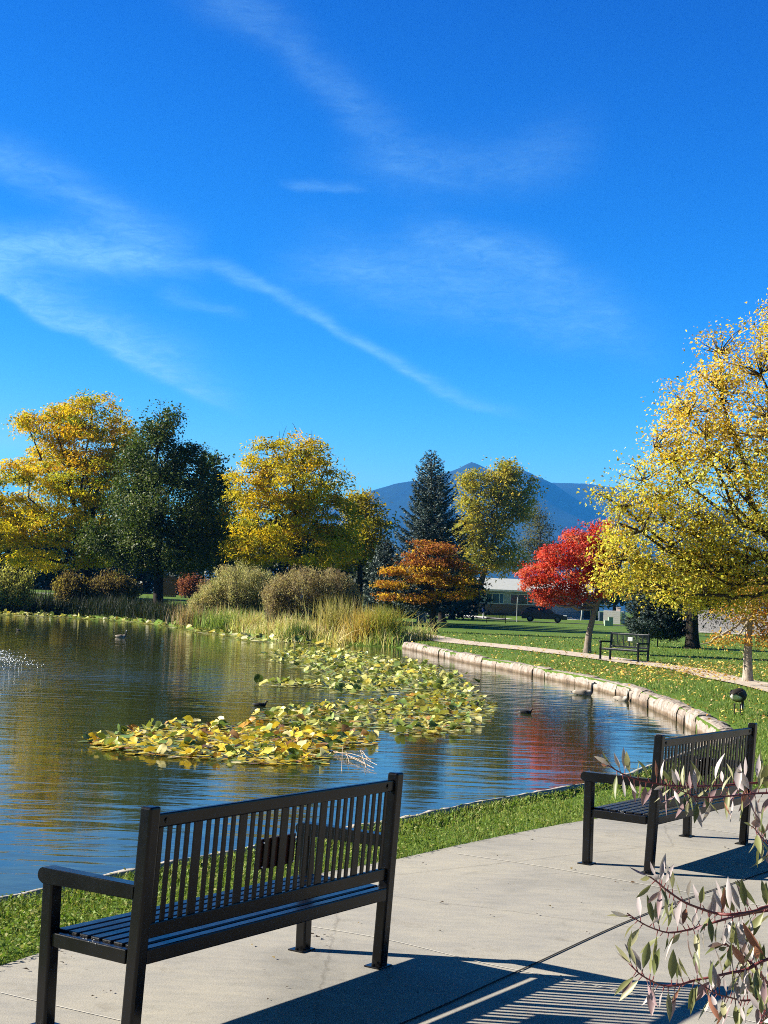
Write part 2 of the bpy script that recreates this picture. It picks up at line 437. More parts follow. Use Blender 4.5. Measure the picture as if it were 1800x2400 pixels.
def mat_stone():
    mt, t, b = new_mat('edging_stone'); v = coords(t)
    n1 = nn(t, 'ShaderNodeTexNoise', {'Vector': v, 'Scale': 2.2, 'Detail': 8.0, 'Roughness': .7})
    sz = nn(t, 'ShaderNodeSeparateXYZ', {0: v}); 
    mz = nn(t, 'ShaderNodeMath', {0: n1.outputs[0], 1: .16, 2: sz.outputs[2]}, operation='MULTIPLY_ADD')
    c1 = ramp(t, n1.outputs[0], [(.3, (.15, .115, .09)), (.45, (.27, .22, .185)), (.7, (.39, .355, .32))])
    wet = ramp(t, mz.outputs[0], [(.0, (.40, .31, .22)), (.04, (1, 1, 1))])
    mr = nn(t, 'ShaderNodeMapRange', {0: mz.outputs[0], 1: -.20, 2: .05}); wet = ramp(t, mr.outputs[0], [(.12, (.30, .24, .16)), (.36, (.62, .52, .40)), (.50, (1, 1, 1))])
    m1 = nn(t, 'ShaderNodeMix', data_type='RGBA', blend_type='MULTIPLY'); m1.inputs[0].default_value = 1; t.links.new(c1, m1.inputs[6]); t.links.new(wet, m1.inputs[7])
    ns = nn(t, 'ShaderNodeTexNoise', {'Vector': coords(t, (1, 1, .5)), 'Scale': 4.5, 'Detail': 8.0, 'Roughness': .75, 'Distortion': .8}); sn = ramp(t, ns.outputs[0], [(.36, (.40, .36, .29)), (.50, (1, 1, 1)), (.72, (1.15, 1.13, 1.1))])
    ms = nn(t, 'ShaderNodeMix', data_type='RGBA', blend_type='MULTIPLY'); ms.inputs[0].default_value = .9; t.links.new(m1.outputs[2], ms.inputs[6]); t.links.new(sn, ms.inputs[7])
    t.links.new(ms.outputs[2], b.inputs['Base Color']); b.inputs['Roughness'].default_value = .85
    n2 = nn(t, 'ShaderNodeTexNoise', {'Vector': v, 'Scale': 18.0, 'Detail': 6.0})
    bp = nn(t, 'ShaderNodeBump', {'Height': n2.outputs[0], 'Strength': .7, 'Distance': .03}); t.links.new(bp.outputs[0], b.inputs['Normal'])
    return mt


M_CONC = mat_concrete(); M_LAWN = mat_lawn(); M_WATER = mat_water(); M_STONE = mat_stone()
M_GRAVEL = simple('crusher_path', (.47, .40, .33), .95, .1, .3, 5, .01, 60)
M_PALECONC = simple('pale_concrete', (.58, .55, .52), .9, .2, .12, 2)
M_ASPH = simple('asphalt', (.05, .05, .052), .9, .2, .2, 3)
M_JOINT = simple('joint_filler', (.03, .028, .026), .9, .1, .3, 30); M_JOINTL = simple('joint_light', (.55, .52, .45), .9, .1, .2, 30)

# ------------------------------------------------------------------ terrain
POND = closed([(-1.95, 7.45), (-1.47, 8.24), (-.78, 9.3), (.2, 10.75), (.79, 11.7), (1.4, 12.55), (1.92, 13.29), (2.43, 14.09), (2.88, 15.08), (3.76, 17.0),
               (4.55, 18.9), (4.86, 20.4), (5.05, 22.2), (5.27, 25.1), (5.34, 27.7), (5.35, 30.8), (5.09, 34.4), (4.46, 37.9), (3.83, 41.8), (3.0, 45.5),
               (2.05, 51.4), (.95, 58.2), (-.7, 58.9), (-2.5, 60.3), (-4.3, 61.2), (-8.5, 73), (-16, 91), (-26, 98), (-36, 97), (-44, 85), (-47, 60), (-42, 30),
               (-32, 8), (-19, -2), (-10, -.5), (-5.6, 3.0), (-3.3, 5.6)], 10)
CEN = np.array([-14.0, 40.0])


def hraw(x, y):
    x = np.asarray(x, float); y = np.asarray(y, float)
    a = x / np.maximum(y, 1.0) * F
    L = 1 - ss(-230, 60, a); L = L * ss(30, 60, y)
    zr = .2 * ss(30, 60, y) + .5 * ss(146, 168, y)
    zl = 1.2 * ss(60, 110, y) + .3 * ss(120, 160, y)
    return zr * (1 - L) + zl * L


def bank(x, y):
    """1 where the shore is a natural slope (far side), 0 where it is edged"""
    return ss(57.5, 59.5, y) * (np.asarray(x) < 1.5)


_pd = POND[::2]


def hgt(x, y):
    x = np.atleast_1d(np.asarray(x, float)); y = np.atleast_1d(np.asarray(y, float))
    z = hraw(x, y); bk = np.maximum(bank(x, y), ss(-20, -34, x)); d = np.empty(len(x))
    for i in range(0, len(x), 20000):
        q = slice(i, i + 20000); d[q] = np.sqrt(np.min((x[q, None] - _pd[None, :, 0]) ** 2 + (y[q, None] - _pd[None, :, 1]) ** 2, axis=1))
    k = ss(0, 7, d)
    return z * ss(.4, 5.5, d) * (1 - bk) + bk * (z * k + (-.30 + .25 * ss(0, 1.5, d)) * (1 - k))


def h1(x, y): return float(hgt(x, y)[0])


def ghit(px, py):
    z = 0.0
    r = ray(px, py)
    for _ in range(30):
        t = (z - H) / min(r[2], -1e-4); t = min(t, 400); p = np.array([0, 0, H]) + r * t; z = .5 * z + .5 * h1(p[0], p[1])
    return np.array([p[0], p[1], z])


def lawn_mesh():
    B = POND; n = len(B)
    off = [0, .02, .22, .34, .6, 1.2, 2, 3, 4.5, 6.5, 9, 12, 16, 20, 25, 31, 38, 46, 56, 68, 82, 100, 125, 160, 220, 350, 700, 1500, 3200, 6000, 11000]
    d = B - CEN; rl = np.linalg.norm(d, axis=1)[:, None]; dirn = d / rl
    V = []
    for k, o in enumerate(off):
        p = B + dirn * o
        z = np.full(n, -.75) if k == 0 else hgt(p[:, 0], p[:, 1])
        if k == 1:
            bk = np.maximum(bank(p[:, 0], p[:, 1]), ss(-20, -34, p[:, 0])); z = z * (1 - bk) + (-.32) * bk
        elif o < .4: z = np.minimum(z, -.07 if o < .3 else -.05)
        V.append(np.column_stack([p, z]))
    V.append(np.array([[CEN[0], CEN[1], -.9]]))
    V = np.concatenate(V); K = len(off)
    i = np.arange(n); i2 = (i + 1) % n
    Q = np.concatenate([np.stack([k * n + i, (k + 1) * n + i, (k + 1) * n + i2, k * n + i2], -1) for k in range(K - 1)])
    f = [tuple(q) for q in Q] + [(K * n, a, b) for a, b in zip(i, i2)]
    o = mesh('ground', V, f, M_LAWN, smooth=True); tag(o, kind='structure')


lawn_mesh()
WL = -.25
wob_ = np.vstack([POND + (POND - CEN) / np.linalg.norm(POND - CEN, axis=1)[:, None] * .01])
nW = len(wob_)
Vw = np.column_stack([np.vstack([wob_, CEN]), np.full(nW + 1, WL)])
tag(mesh('water', Vw, [(nW, i, (i + 1) % nW) for i in range(nW)], M_WATER), kind='structure')

PAD = np.array([(-2.6, 4.1), (-2.05, 5.2), (-1.56, 6.19), (-1.31, 6.74), (-.84, 7.75), (-.3, 8.52), (.17, 9.09), (.6, 9.72), (1.01, 10.28), (1.45, 10.85), (1.88, 11.32), (2.8, 12.5), (3.73, 13.6), (5.0, 15.1),
                (6.6, 16.8), (9, 19), (16, 17), (16, -9), (-9, -9), (-5, -1), (-3.6, 2)])
bm = bmesh.new(); prism(bm, PAD.tolist(), 'z', -.12, .004)
tag(bmobj('pavement', bm, M_CONC), kind='structure')


def strip(name, line, w, mat, z=.02, kind='structure', zfun=True, n=60):
    L = curve(np.asarray(line)[:, :2], n); T = np.gradient(L, axis=0); T /= np.linalg.norm(T, axis=1)[:, None]; S = np.column_stack([T[:, 1], -T[:, 0]])
    w = np.interp(np.linspace(0, 1, n), np.linspace(0, 1, len(np.atleast_1d(w))), np.atleast_1d(w))[:, None]
    a, b = L + S * w / 2, L - S * w / 2; c = L
    P = np.concatenate([a, c, b]); zz = (hgt(P[:, 0], P[:, 1]) if zfun else 0) + z
    V = np.column_stack([P, zz * np.ones(len(P))]); i = np.arange(n - 1)
    Q = np.concatenate([np.stack([i, i + 1, n + i + 1, n + i], -1), np.stack([n + i, n + i + 1, 2 * n + i + 1, 2 * n + i], -1)])
    o = mesh(name, V, Q, mat); tag(o, kind=kind); return L


def g0(px, py, z=0.0):
    r = ray(px, py); return (np.array([0, 0, H]) + r * ((z - H) / r[2]))[:2]


strip('pavement_joint', [g0(700, 2495), g0(950, 2400), g0(1225, 2275), g0(1520, 2142), g0(1800, 2045), g0(2050, 1960)], .012, M_JOINT, .008, zfun=False)
strip('pavement_joint', [g0(690, 2168), g0(905, 2205), g0(1140, 2262), g0(1400, 2315), g0(1900, 2430)], .006, M_JOINTL, .008, zfun=False)
strip('pavement_joint', [g0(1065, 2002), g0(1300, 2038), g0(1700, 2110), g0(2000, 2165)], .008, M_JOINTL, .008, zfun=False)
strip('pavement_joint', [g0(1530, 1925), g0(1640, 1943), g0(1790, 1965), g0(2000, 2000)], .008, M_JOINTL, .008, zfun=False)
strip('pavement_joint', [g0(-300, 2255), g0(0, 2330), g0(300, 2400)], .006, M_JOINTL, .008, zfun=False)
PATH = strip('path', [ghit(905, 1482), ghit(965, 1487.5), ghit(1139, 1512), ghit(1356, 1536), ghit(1480, 1553), ghit(1606, 1570), ghit(1700, 1592), ghit(1800, 1612), ghit(2000, 1668), ghit(2300, 1790)], [1.5, 1.3, 1.15, 1.1, 1.1, 1.05], M_GRAVEL, .03, n=140)
Lr = strip('road', [(-140, 168), (-70, 160), (-20, 156), (10, 151), (22, 141), (40, 128), (80, 110)], 6.0, M_ASPH, .02)
strip('sidewalk', [(-140, 176), (-70, 168), (-20, 163), (5, 158), (13.5, 151.2)], 2.4, M_PALECONC, .05)
strip('sidewalk', [ghit(-60, 1393), ghit(90, 1391.5), ghit(190, 1392.5)], 1.3, M_PALECONC, .05, n=20)
strip('sidewalk', [(-13.6, 112), (-12.2, 110.5), (-9.5, 110)], 2.0, M_PALECONC, .05, n=20)
# dry bare patch of lawn under the dark tree
dl = [(23.5, 147.5), (21.3, 158), (20.0, 168)]
strip('driveway', dl, [4.5, 5.2, 5.2], M_PALECONC, .05, n=20)


# stone edging along the right shore, concrete rim along the near shore
def shore_part(a, b):
    """boundary samples between the vertices nearest to points a and b"""
    i = int(np.argmin(np.hypot(*(POND - a).T))); j = int(np.argmin(np.hypot(*(POND - b).T)))
    return POND[i:j + 1] if j > i else np.vstack([POND[i:], POND[:j + 1]])


def resample(L, step):
    s = np.concatenate([[0], np.cumsum(np.hypot(*np.diff(L, axis=0).T))]); t = np.arange(0, s[-1], step)
    return np.column_stack([np.interp(t, s, L[:, 0]), np.interp(t, s, L[:, 1])])


st = resample(shore_part((4.2, 18.0), (.95, 58.2)), .02)
V = []; Q = []; nb = 0; i0 = 0
while i0 < len(st) - 30:
    ln = int(rng.integers(42, 74)); i1 = min(i0 + ln, len(st) - 1)
    idx = np.linspace(i0, i1 - 1, 7).astype(int)
    wd = rng.uniform(.28, .36); zt = rng.uniform(-.012, .04); jo = rng.uniform(-.03, .02)
    T = np.gradient(st, axis=0)[idx]; T /= np.linalg.norm(T, axis=1)[:, None]; S = np.column_stack([T[:, 1], -T[:, 0]])
    S = S * np.sign(((st[idx] - CEN) * S).sum(1))[:, None]
    prof = [(-.02, -.7), (-.02, -.12), (-.014, zt - .11), (.005, zt - .05), (.045, zt - .010), (.11, zt + .006), (wd - .10, zt + .008), (wd - .03, zt - .015), (wd - .005, zt - .05), (wd, -.12)]
    for q, k in enumerate(idx):
        e = 0.009 if q in (0, 6) else 0.0
        for (o, z) in prof:
            oo = o + jo + rng.normal(0, .008); p = st[k] + S[q] * (oo if oo > 0.1 else oo + e)
            V.append((p[0] + rng.normal(0, .004), p[1], z - (e if z > -.1 else 0) + rng.normal(0, .006)))
    m_ = len(prof)
    for q in range(6):
        for r_ in range(m_ - 1):
            a = nb + q * m_ + r_; Q.append((a, a + 1, a + m_ + 1, a + m_))
    Q.append(tuple(nb + r_ for r_ in range(m_))); Q.append(tuple(nb + 6 * m_ + r_ for r_ in range(m_ - 1, -1, -1)))
    nb += 7 * m_; i0 = i1
o = mesh('stone_edging', V, Q, M_STONE); tag(o, 'curved row of pale stone blocks edging the right shore of the pond', 'stone edging')
rim = resample(shore_part((-9.9, -.5), (4.1, 17.8)), .12)
T = np.gradient(rim, axis=0); T /= np.linalg.norm(T, axis=1)[:, None]; S = np.column_stack([T[:, 1], -T[:, 0]]); S = S * np.sign(((rim - CEN) * S).sum(1))[:, None]
prof = [(-.015, -.7), (-.015, .0), (0, .016), (.045, .019), (.06, -.05)]
V = np.concatenate([np.column_stack([rim + S * (a + rng.normal(0, .006, (len(rim), 1))), np.full(len(rim), z) + rng.normal(0, .004, len(rim))]) for a, z in prof])
n = len(rim); i = np.arange(n - 1); Q = np.concatenate([np.stack([k * n + i, k * n + i + 1, (k + 1) * n + i + 1, (k + 1) * n + i], -1) for k in range(len(prof) - 1)])
tag(mesh('kerb', V, Q, simple('rim_concrete', (.36, .33, .29), .9, .2, .25, 6, .01, 40)), kind='structure')


# ------------------------------------------------------------------ leaves and trees
def unit(v): return v / (np.linalg.norm(v, axis=1)[:, None] + 1e-9)


def leafquads(C, Nrm, Dr, L, Wd, fold=.25):
    """one folded diamond per leaf"""
    D = unit(Dr - (Dr * Nrm).sum(1)[:, None] * Nrm); S = np.cross(Nrm, D); L = L[:, None]; Wd = Wd[:, None]
    f = Nrm * Wd * fold
    V = np.stack([C - D * L * .5, C + S * Wd * .5 + f - D * L * .08, C + D * L * .5, C - S * Wd * .5 + f - D * L * .08], 1).reshape(-1, 3)
    Q = np.arange(len(C) * 4).reshape(-1, 4); return V, Q


def pick(pal, n):
    cs = np.array([p[:3] for p in pal]); w = np.array([p[3] for p in pal]); return cs[rng.choice(len(pal), n, p=w / w.sum())]


def crown(blobs, Y, ncl, per, leaf, pal, spread=(.5, .5, .28), dep=1.0, droop=0.0, upb=.6, asp=.5, shell=.55, hue=None, cvar=.12, yjit=0.0):
    """blobs: (px,py,rx,ry) in photo pixels at depth Y -> cluster centres and leaves in metres"""
    k = Y / F; bl = []
    for b in blobs:
        c = at(b[0], b[1], Y); dy = b[4] if len(b) > 4 else rng.normal(0, yjit)
        bl.append((c + np.array([0, dy, 0]), np.array([b[2] * k, max(b[2], b[3]) * k * dep, b[3] * k])))
    vol = np.array([r[0] * r[2] for _, r in bl]); nb_ = rng.choice(len(bl), ncl, p=vol / vol.sum())
    u = unit(rng.normal(size=(ncl, 3))); rad = rng.uniform(shell ** 3, 1, ncl) ** (1 / 3.0)
    cen = np.array([bl[i][0] for i in nb_]); rr = np.array([bl[i][1] for i in nb_])
    C = cen + u * rad[:, None] * rr
    out = unit(u / rr)
    base = pick(pal, ncl)
    if hue is not None: base = hue(C, base)
    n = ncl * per; ci = np.repeat(np.arange(ncl), per)
    sz = rng.uniform(.55, 1.25, ncl)[ci][:, None]
    off = np.clip(rng.normal(size=(n, 3)), -1.9, 1.9) * np.array(spread) * sz
    off[:, 2] -= droop * np.hypot(off[:, 0], off[:, 1])
    P = C[ci] + off
    Nn = unit(rng.normal(size=(n, 3)) * .8 + np.array([0, 0, upb]) + out[ci] * .5)
    Dd = unit(rng.normal(size=(n, 3)) + out[ci] * .5 - np.array([0, 0, droop * 1.2]))
    L = leaf * rng.uniform(.45, 1.45, n)
    V, Q = leafquads(P, Nn, Dd, L, L * asp * rng.uniform(.8, 1.2, n))
    col = base[ci] * (1 + rng.normal(0, cvar, (n, 1))) * (1 + rng.normal(0, .05, (n, 3)))
    alt = pick(pal, n); m_ = rng.random(n) < .22; col[m_] = alt[m_]
    return V, Q, np.repeat(np.clip(col, .003, .9), 4, axis=0), C, bl


def tree(name, label, cat, base, Y, blobs, ncl, per, leaf, pal, trunk=None, fork=None, r=.2, mat=M_LEAF, bark=M_BARK, group=None, twigs=220, bare=0, limbs=True, **kw):
    """base: ground pixel; trunk: extra trunk pixels up to the fork"""
    b = at(base[0], base[1], Y); gz = h1(b[0], b[1]); b[2] = gz
    o = empty(name, b, 0, label, cat, group)
    V, Q, c, C, bl = crown(blobs, Y, ncl, per, leaf, pal, **kw)
    mesh('crown', V - b, Q, mat, o, col=c)
    fk = at(fork[0], fork[1], Y) if fork else np.array([b[0], b[1], bl[0][0][2] - 1])
    tr = [b - np.array([0, 0, .15])] + [at(p[0], p[1], Y) for p in (trunk or [])] + [fk]
    tp = curve(np.array(tr) - b, 10); s = np.linspace(0, 1, 10)
    T = Tubes(); rad = r * (1 - .35 * s) * (1 + .55 * np.exp(-s * 12)); T.add(tp, rad, 12); T.build('trunk', bark, o)
    if not limbs: return o
    T = Tubes(); lp = []
    for (cc, rr) in bl:
        a = tp[-1 - int(rng.integers(0, 3))]; e = cc - b + rr * np.array([0, 0, .3]); d = e - a
        mid = a + d * .5 + np.array([0, 0, -.08 * np.linalg.norm(d[:2])]) + rng.normal(0, .06, 3) * np.linalg.norm(d)
        pts = curve([a, mid, e], 9); pts[1:-1] += rng.normal(0, .02, (7, 3)) * np.linalg.norm(d)
        r0 = r * rng.uniform(.30, .5); T.add(pts, np.linspace(r0, r0 * .25, 9), 6); lp.append(pts)
    LP = np.concatenate(lp); idx = rng.choice(len(C), min(twigs, len(C)), replace=False)
    for i_ in idx:
        e = C[i_] - b; d = np.linalg.norm(LP - e, axis=1) + 1.2 * np.maximum(0, LP[:, 2] - e[2]); a = LP[int(np.argmin(d))]
        dd = np.linalg.norm(e - a); mid = (a + e) / 2 + rng.normal(0, .08, 3) * dd
        T.add(curve([a, mid, e], 5), np.linspace(max(.012, r * .10), r * .03, 5), 4)
    for _ in range(bare):
        i_ = int(rng.integers(len(C))); e = C[i_] - b; a = LP[int(np.argmin(np.linalg.norm(LP - e, axis=1)))]; dv = (e - a); tip = e + dv * .15 + rng.normal(0, .25, 3) + np.array([0, 0, .35])
        T.add(curve([e, (e + tip) / 2 + rng.normal(0, .06, 3), tip], 4), np.linspace(.022, .008, 4), 4)
    T.build('branches', bark, o)
    return o


def conifer(name, label, apex, base, Y, rad_px, pal, cat='tree', group=None, nb=330, n_leaf=120, skirt=.10, bark=M_BARK, leaf=.16, power=.85):
    b = at(base[0], base[1], Y); b[2] = h1(b[0], b[1]); t = at(apex[0], apex[1], Y); hh = t[2] - b[2]; Rm = rad_px * Y / F
    o = empty(name, b, 0, label, cat, group)
    T = Tubes(); ax = t - b; T.add([ax * 0 - (0, 0, .1), ax * .4, ax * .99], [.05 * hh / 2.6 * .45, .05 * hh / 3.2 * .4, .015], 8); T.build('trunk', bark, o)
    T = Tubes(); P = []; Nn = []; Dd = []; Ls = []; Cc = []
    for i in range(nb):
        f = skirt + (1 - skirt) * (1 - (1 - (i + .5) / nb) ** .62) ** 1.0 * .985
        a = i * 2.39996 + rng.normal(0, .25); ln = Rm * (1 - f) ** power * rng.uniform(.58, 1.14) + .06
        if f < .22: ln *= .8 + .2 * (f - skirt) / (.22 - skirt + 1e-6)
        d = np.array([math.cos(a), math.sin(a), 0]); s = np.linspace(0, 1, 7)
        rise = (-.28 + .75 * f) ; pts = ax * f + d * (s * ln)[:, None] + np.array([0, 0, 1]) * (ln * (rise * s + .30 * s ** 2.4 - .04))[:, None]
        T.add(pts, np.linspace(.035, .008, 7) * (.5 + ln / Rm), 4)
        m_ = max(14, int(n_leaf * ln / Rm)); u = rng.uniform(.08, 1, m_) ** .75; q = np.stack([np.interp(u, s, pts[:, k]) for k in range(3)], 1)
        side = np.array([-d[1], d[0], 0]); lat = rng.normal(0, 1, m_) * (.30 * ln * (1 - u) + .07)
        q = q + side * lat[:, None] + np.array([0, 0, 1]) * (rng.normal(0, .05, m_) - np.abs(lat) * .30)[:, None]
        P.append(q); Dd.append(np.tile(d, (m_, 1)) + side * np.sign(lat)[:, None] * .7 + rng.normal(0, .25, (m_, 3)) + np.array([0, 0, .12]))
        Nn.append(rng.normal(0, .6, (m_, 3)) + np.array([0, 0, .8])); Ls.append(leaf * rng.uniform(.7, 1.4, m_))
        cb = pick(pal, 1)[0] * rng.uniform(.8, 1.2); tipc = 1 + .5 * (u - .5); Cc.append(cb[None, :] * tipc[:, None] * rng.uniform(.75, 1.25, (m_, 1)))
    T.build('branches', bark, o)
    P = np.concatenate(P); L = np.concatenate(Ls); V, Q = leafquads(P, unit(np.concatenate(Nn)), unit(np.concatenate(Dd)), L, L * .36, .3)
    mesh('crown', V, Q, M_NEEDLE, o, col=np.repeat(np.concatenate(Cc), 4, axis=0))
    return o


YEL = [(.78, .58, .025, 4), (.80, .50, .03, 1.2), (.64, .56, .03, 3), (.42, .45, .03, 3), (.20, .29, .03, 2)]
DKG = [(.095, .125, .028, 5), (.13, .16, .04, 3), (.045, .068, .02, 3), (.18, .16, .035, .4)]
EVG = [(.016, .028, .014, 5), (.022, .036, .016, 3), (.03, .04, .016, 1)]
BLU = [(.07, .105, .095, 4), (.11, .15, .14, 3), (.035, .06, .055, 3)]


def hue_t1(C, base):
    z0, z1 = C[:, 2].min(), C[:, 2].max(); f = (C[:, 2] - z0) / (z1 - z0); b = base.copy()
    m_ = (f > .55) & (rng.random(len(C)) < .35); b[m_] = np.array([.86, .54, .03]) * rng.uniform(.8, 1.15, (m_.sum(), 1))
    m_ = (f < .45) & (rng.random(len(C)) < .5); b[m_] = np.array([.74, .64, .03]) * rng.uniform(.8, 1.2, (m_.sum(), 1))
    return b


tree('honey_locust_tree', 'broad yellow and orange tree at the left edge, beyond the far bank', 'tree', (206, 1404), 105,
     [(225, 985, 62, 66), (135, 1000, 55, 55), (55, 985, 30, 22), (275, 1050, 50, 75), (120, 1090, 90, 65), (205, 1120, 95, 75), (45, 1120, 45, 35), (50, 1190, 60, 50), (10, 1255, 75, 38), (130, 1230, 85, 55), (235, 1215, 80, 60), (80, 1310, 75, 24), (-60, 1180, 70, 90), (230, 1300, 50, 30)],
     900, 84, .25, YEL, trunk=[(205, 1350)], fork=(212, 1270), r=.42, bark=M_BARKD, spread=(.50, .55, .20), dep=.9, droop=.22, asp=.36, hue=hue_t1, bare=80, yjit=1.2)
tree('oak_tree', 'dense dark green tree in front of the broad yellow one', 'tree', (372, 1430), 93,
     [(385, 995, 46, 38), (372, 1075, 70, 65), (440, 1100, 52, 62), (400, 1185, 115, 80), (322, 1195, 65, 80), (295, 1280, 52, 45), (400, 1290, 130, 52), (470, 1225, 60, 85), (318, 1110, 40, 60), (225, 1262, 40, 36), (335, 1320, 60, 18)],
     860, 74, .165, DKG, trunk=[(371, 1390)], fork=(374, 1290), r=.40, mat=M_LEAFG, bark=M_BARKD, spread=(.42, .45, .30), dep=.9, asp=.62, yjit=.6)
tree('oak_tree', 'dark green tree behind the right side of the dense dark one', 'tree', (520, 1395), 106,
     [(495, 1110, 36, 62), (510, 1190, 42, 80), (480, 1250, 60, 70), (520, 1300, 40, 45)], 260, 44, .24, EVG + DKG, fork=(515, 1330), r=.3, mat=M_LEAFG, bark=M_BARKD, spread=(.45, .45, .3), asp=.6)
tree('honey_locust_tree', 'round golden tree with bare twigs, between dark tree and spruce', 'tree', (693, 1350), 90,
     [(640, 1068, 60, 52), (705, 1058, 62, 45), (765, 1100, 50, 52), (590, 1130, 48, 56), (690, 1140, 85, 62), (560, 1195, 40, 60), (640, 1215, 90, 66), (765, 1200, 75, 60), (600, 1282, 72, 45), (725, 1282, 90, 45), (800, 1270, 50, 40)],
     430, 92, .22, YEL[:3] + [(.46, .40, .03, 3), (.28, .29, .025, 3)], trunk=[(694, 1310)], fork=(697, 1245), r=.34, bark=M_BARKD, spread=(.44, .5, .18), dep=.95, droop=.25, asp=.36, bare=260, yjit=1.2)
tree('hackberry_tree', 'dull olive yellow tree squeezed between golden tree and blue spruce', 'tree', (845, 1370), 102,
     [(838, 1180, 34, 32), (862, 1230, 52, 52), (825, 1285, 60, 48), (880, 1290, 36, 40)], 230, 42, .25, [(.38, .33, .03, 4), (.28, .28, .03, 3), (.46, .36, .03, 2)], fork=(845, 1310), r=.25, bark=M_BARKD, spread=(.45, .45, .25), asp=.4, bare=40)
conifer('spruce_tree', 'tall pointed blue spruce in front of the mountain', (1011, 1050), (1011, 1432), 95, 118, BLU, nb=520, n_leaf=180, leaf=.17, power=.66)
conifer('spruce_tree', 'small blue spruce half hidden behind the bronze leaved tree', (905, 1262), (905, 1432), 98, 70, BLU, nb=260, n_leaf=150, leaf=.17, power=.6)


def hue_t5(C, base):
    f = (C[:, 2] - C[:, 2].min()) / np.ptp(C[:, 2]); b = base.copy(); m_ = (f > .6) | (rng.random(len(C)) < .15)
    b[m_] = np.array([.32, .12, .04]) * rng.uniform(.8, 1.3, (m_.sum(), 1)); return b


tree('hawthorn_tree', 'small spreading bronze and orange leaved tree with dark trunk on the lawn', 'tree', (1018, 1477), 72,
     [(965, 1312, 34, 14), (1020, 1288, 40, 14), (1068, 1318, 40, 12), (930, 1340, 34, 12), (1005, 1330, 48, 16), (1110, 1340, 26, 10), (925, 1372, 40, 10), (1010, 1362, 58, 14), (1085, 1364, 46, 12), (1040, 1396, 60, 10), (908, 1398, 28, 8), (980, 1405, 40, 8), (1100, 1388, 30, 8), (890, 1378, 18, 6), (990, 1275, 24, 8)],
     230, 58, .13, [(.58, .33, .03, 4), (.74, .48, .04, 2.4), (.32, .14, .03, 3.5), (.30, .22, .03, 2)], trunk=[(1017, 1450)], fork=(1016, 1405), r=.17, bark=M_BARKD, spread=(.34, .36, .075), asp=.5, hue=hue_t5, shell=.2)
tree('cottonwood_tree', 'tall olive gold tree in front of the right mountain slope', 'tree', (1108, 1438), 160,
     [(1188, 1108, 36, 28), (1172, 1140, 40, 34), (1108, 1126, 30, 24), (1240, 1148, 16, 28), (1118, 1175, 46, 38), (1200, 1178, 42, 38), (1102, 1240, 46, 46), (1170, 1235, 45, 40), (1130, 1300, 62, 44), (1185, 1310, 50, 44), (1225, 1200, 22, 30)],
     480, 40, .34, [(.44, .40, .06, 4), (.52, .44, .05, 3), (.28, .31, .06, 3), (.55, .42, .06, 1)], fork=(1150, 1280), r=.4, bark=M_BARK, spread=(.62, .6, .42), asp=.5, dep=.8, shell=.45)
tree('willow_tree', 'thin grey green tree right of the tall olive gold one', 'tree', (1270, 1436), 185,
     [(1255, 1205, 22, 32), (1262, 1245, 34, 40), (1280, 1295, 36, 36), (1240, 1290, 30, 36), (1305, 1300, 30, 30)], 200, 30, .34, [(.13, .15, .08, 4), (.17, .17, .08, 2), (.09, .11, .06, 2)], fork=(1262, 1330), r=.35, bark=M_BARK, spread=(.7, .6, .55), asp=.3, shell=.3)


def hue_red(C, base):
    f = (C[:, 2] - C[:, 2].min()) / np.ptp(C[:, 2]); b = base.copy(); m_ = (f < .35) & (rng.random(len(C)) < .5)
    b[m_] = np.array([.50, .10, .05]) * rng.uniform(.7, 1.2, (m_.sum(), 1)); return b


tree('maple_tree', 'small bright red tree with leaning grey trunk beside the gravel path', 'tree', (1376, 1527), 49.5,
     [(1371, 1228, 14, 24), (1355, 1268, 42, 30), (1415, 1262, 30, 40), (1308, 1305, 50, 32), (1268, 1338, 42, 28), (1392, 1310, 52, 46), (1330, 1345, 66, 38), (1255, 1374, 40, 24), (1300, 1396, 46, 20), (1392, 1370, 56, 36), (1232, 1358, 22, 16), (1275, 1410, 22, 12), (1345, 1392, 40, 22)],
     430, 50, .085, [(.66, .06, .035, 4), (.78, .17, .12, 3), (.40, .03, .02, 3), (.70, .22, .10, 1.5)], trunk=[(1380, 1490), (1392, 1440)], fork=(1404, 1405), r=.125, bark=M_BARKR, spread=(.16, .18, .085), asp=.55, hue=hue_red, shell=.4, twigs=260)
conifer('spruce_tree', 'low broad dark blue spruce behind the bench on the lawn', (1548, 1335), (1541, 1513), 59.5, 92, [(.04, .065, .058, 4), (.06, .085, .08, 2), (.025, .042, .036, 3)], nb=300, n_leaf=150, skirt=.16, leaf=.11, power=.5, bark=M_BARKD)
tree('pine_tree', 'dark drooping evergreen with thick trunk right of the low spruce', 'tree', (1623, 1517), 58.3,
     [(1700, 1425, 50, 22), (1640, 1400, 60, 30), (1720, 1400, 50, 25), (1660, 1340, 90, 60), (1680, 1250, 70, 60)], 220, 46, .14, EVG, trunk=[(1622, 1460)], fork=(1622, 1370), r=.30, bark=M_BARKD, mat=M_NEEDLE, spread=(.3, .3, .22), droop=.9, asp=.25, limbs=True)
BIR = [(.80, .60, .07, 4), (.86, .64, .12, 3), (.66, .56, .06, 3), (.36, .38, .05, 2.4), (.70, .42, .05, 1)]


def hue_b(C, base):
    f = (C[:, 2] - C[:, 2].min()) / np.ptp(C[:, 2]); b = base.copy(); m_ = (f < .42) & (rng.random(len(C)) < .75)
    b[m_] = np.array([.62, .58, .09]) * rng.uniform(.75, 1.25, (m_.sum(), 1)); m_ = (f > .5) & (rng.random(len(C)) < .8)
    b[m_] = np.array([.86, .60, .11]) * rng.uniform(.8, 1.15, (m_.sum(), 1)); return b


